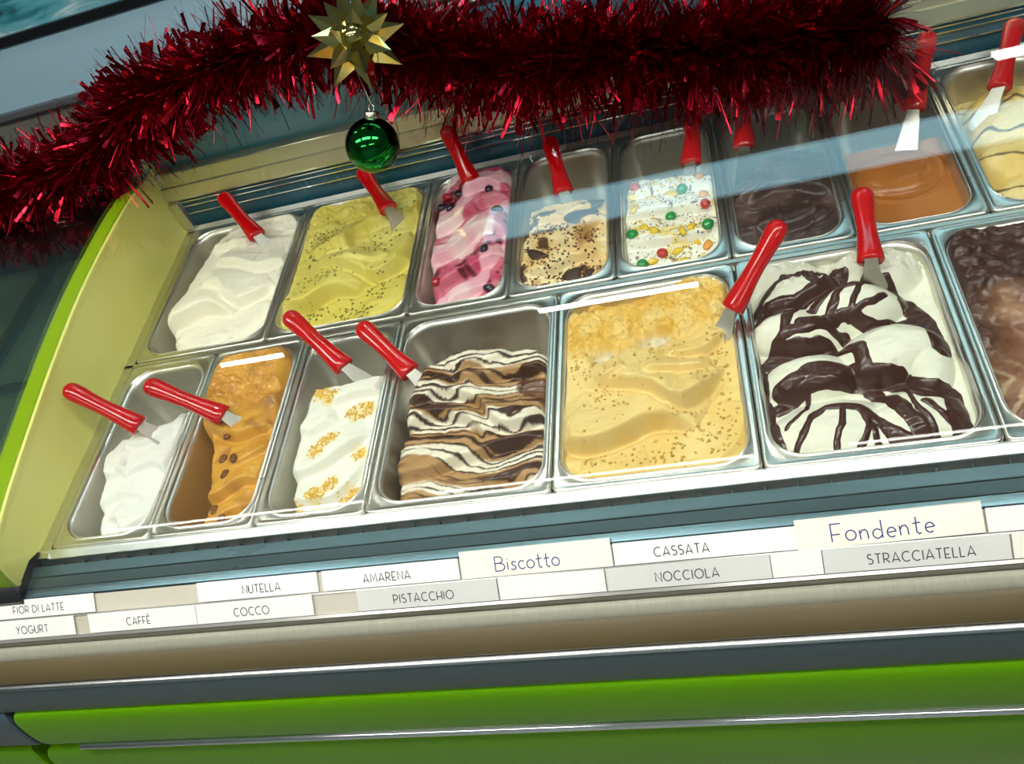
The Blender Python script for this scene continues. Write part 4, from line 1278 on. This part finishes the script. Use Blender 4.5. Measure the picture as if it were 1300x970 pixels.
def tinsel(name, n, wmin, wmax, lmin, lmax, m_, seed):
    r = np.random.RandomState(seed)
    t = r.rand(n) * (len(gpath) - 2)
    i = t.astype(int)
    fr = (t - i)[:, None]
    P = gpath[i] * (1 - fr) + gpath[i + 1] * fr
    D = gpath[i + 1] - gpath[i]
    D /= np.linalg.norm(D, axis=1)[:, None]
    up = np.array((0, 0, 1.0))
    A = np.cross(D, up)
    A /= np.linalg.norm(A, axis=1)[:, None]
    Bv = np.cross(A, D)
    th = r.rand(n)[:, None] * 2 * math.pi
    rad = np.cos(th) * A + np.sin(th) * Bv
    dirv = rad + D * (r.randn(n)[:, None] * 0.42) + 0.12 * r.randn(n, 3)
    dirv /= np.linalg.norm(dirv, axis=1)[:, None]
    ln = (lmin + (lmax - lmin) * r.rand(n) ** 0.8)[:, None]
    clump = 0.5 + 0.5 * np.sin(t * 1.35 + 2.2 * np.sin(th[:, 0] * 2 + t * 0.37))      # foil gathered in tufts
    ln = ln * (0.74 + 0.32 * clump[:, None]) * (1 + 0.16 * np.clip((P[:, :1] - 450) / 200, 0, 1))
    droop = np.array((0, 0, -1.0)) * (r.rand(n)[:, None] * 0.22 * ln)
    wv = np.cross(dirv, r.randn(n, 3))
    wv /= np.linalg.norm(wv, axis=1)[:, None]
    wd = (wmin + (wmax - wmin) * r.rand(n) ** 2)[:, None] / 2
    tw = np.cross(dirv, wv) * (r.randn(n)[:, None] * 0.5)
    p0 = P + dirv * 4
    p1 = P + dirv * ln * 0.55 + droop * 0.25 + 0.04 * ln * r.randn(n, 3)
    p2 = P + dirv * ln + droop
    V = np.stack([p0 - wv * wd, p0 + wv * wd, p1 - (wv + tw) * wd, p1 + (wv + tw) * wd, p2 - (wv + 2 * tw) * wd, p2 + (wv + 2 * tw) * wd], 1).reshape(-1, 3)
    b = (np.arange(n) * 6)[:, None]
    Q = np.concatenate([b + np.array((0, 1, 3, 2)), b + np.array((2, 3, 5, 4))], 0)
    o = mesh(name, V, Q, m_, e, smooth=False)
    o['kind'] = 'stuff'
    return o
tinsel('fine_tinsel', 11000, 0.5, 1.3, 45, 118, FOIL, 3)
tinsel('foil_strips', 5200, 1.6, 6.0, 40, 108, FOIL, 4)
tinsel('wide_foil_strips', 1700, 5, 13, 45, 96, FOIL, 7)
tinsel('broad_foil_strips', 380, 3, 10, 50, 100, FOIL, 5)

# ------------------------------------------------------------------ gold star bow
BC = np.array((524.0, 586.0, 330.0))
view = np.array((995.6, -572.1, 854.9)) - BC
ax_n = np.array((0.30, -0.75, 0.58))
ax_n /= np.linalg.norm(ax_n)
ua, ub = frame_of(ax_n)
e = empty('gold_star_bow', tuple(BC), 'gold foil star bow pinned to the red garland', 'bow')
def point_loop(ang, tilt_, L, w, off):
    """one folded ribbon point: a pinched loop tapering to a sharp tip, open ridge on top"""
    rad = math.cos(ang) * ua + math.sin(ang) * ub
    side = -math.sin(ang) * ua + math.cos(ang) * ub
    d = math.cos(tilt_) * rad + math.sin(tilt_) * ax_n
    nn = -math.sin(tilt_) * rad + math.cos(tilt_) * ax_n
    c = BC + ax_n * off
    V = [c + nn * 3, c + d * 0.45 * L + side * w + nn * 2, c + d * 0.45 * L + nn * (w * 1.05), c + d * 0.45 * L - side * w + nn * 2,
         c + d * L, c + d * 0.45 * L - nn * w * 0.35]
    F = [(0, 1, 2), (0, 2, 3), (1, 4, 2), (2, 4, 3), (0, 5, 1), (0, 3, 5), (1, 5, 4), (5, 3, 4)]
    mesh('ribbon_point', V, F, GOLD, e, smooth=False)
for k in range(8): point_loop(2 * math.pi * k / 8 + 0.1, 0.02, 74, 17, 2)
for k in range(7): point_loop(2 * math.pi * k / 7 + 0.35, 0.58, 68, 17, 6)
for k in range(4): point_loop(2 * math.pi * k / 4 + 0.5, 1.0, 56, 17, 10)
V, F = [], []
for i in range(9):                                 # the centre loop, a curl of ribbon
    t = math.pi * (i / 8) * 1.9 - 0.4
    for s in (-1, 1):
        V.append(BC + ax_n * (34 + 15 * math.sin(t)) + ua * 15 * math.cos(t) + ub * 11 * s)
for i in range(8): F.append((2 * i, 2 * i + 1, 2 * i + 3, 2 * i + 2))
o = mesh('centre_loop', V, F, GOLD, e)
s = o.modifiers.new('thickness', 'SOLIDIFY')
s.thickness = 0.0006

# ------------------------------------------------------------------ green bauble
BB = np.array((497.0, 536.0, 191.0))
RB = 41.5
e = empty('green_bauble', (BB[0], BB[1], BB[2] - RB), 'mirror green bauble hanging from a thread below the gold bow', 'bauble')
prof = [(max(0.3, RB * math.sin(math.pi * i / 32)), -RB * math.cos(math.pi * i / 32)) for i in range(33)]
up = np.array((0.26, 0.45, 0.85))
up /= np.linalg.norm(up)
pa, pb = frame_of(up)
def oriented(vf, c):
    v, f = vf
    return [c + x * pa + y * pb + z * up for x, y, z in v], f
mesh('ball', *oriented(lathe_vf(prof, (0, 0, 0), 48), BB), BALLG, e)
capp = [(11, RB - 3), (11.5, RB - 1), (11.5, RB + 6), (10.6, RB + 7.5), (4, RB + 8.2)]
c_ = mesh('cap', *oriented(lathe_vf(capp, (0, 0, 0), 24), BB), CAPM, e, autos=40)
ring = [BB + up * (RB + 13) + 5.5 * (math.cos(t) * pa + math.sin(t) * up) for t in np.linspace(0, 2 * math.pi, 20)]
mesh('ring', *tube_vf(ring, 0.8, 6), CAPM, c_)
tip = BB + up * (RB + 18)
th_path = [tip, (tip + BC + np.array((-20, 0, -52))) / 2 + np.array((0, 0, -1)), BC + np.array((-20, 0, -50)), BC]
mesh('thread', *tube_vf(th_path, 0.5, 5), THREAD, e)

# ------------------------------------------------------------------ neighbouring case beyond the side panel
TEALD = mat('dark_teal_deck', (0.04, 0.12, 0.13), 0.35, noise=(5, (0.07, 0.17, 0.17), 0.3))
nc = empty('display_case', (-700, 300, -950), 'dark neighbouring display case beyond the lime edged side panel', 'display case')
mesh('carcass', *box_vf(-1500, -66, -128, 775, -950, -150), TAUPE, nc, smooth=False)
mesh('deck', *box_vf(-1500, -60, -70, 775, -150, -30), TEALD, nc, smooth=False)
mesh('rear_wall', *box_vf(-1500, -60, 735, 775, -30, 119), BLUEWALL, nc, smooth=False)
mesh('front_rail', *extrude_vf([(-70, -30), (-70, -12), (-20, -4), (-20, -30)], -1500, -66), BLACK, nc, smooth=False)
mesh('front_glass', *extrude_vf(ribbon_prof(GP, 5), -1500, -59), NGLASS, nc, autos=40)
LIDM = mat('smoked_lid', (0.14, 0.20, 0.16), 0.3, coat=0.4, noise=(6, (0.26, 0.28, 0.17), 0.3))
for x in (-330, -620, -910):
    for y in (20, 375):
        ring_ = [rrect(x, x + 240, y, y + 330, 30, -30), rrect(x, x + 240, y, y + 330, 30, -14), rrect(x + 8, x + 232, y + 8, y + 322, 26, -6), rrect(x + 40, x + 200, y + 40, y + 290, 20, 12)]
        o = mesh('pan_lid', *loft(ring_), LIDM, autos=30)
        tag(o, 'smoked lid over a pan in the dark neighbouring case', 'lid', 'smoked lids in the neighbouring case')
green_panel('upper_panel', UP, -1500, -128, SLATE, parent=nc)
green_panel('lower_panel', LO, -1500, -166, GREEN, rnd=40, parent=nc)
mesh('seam_bed', *box_vf(-1500, -365, -160, -128, -905, -152), SLATE, nc, smooth=False)
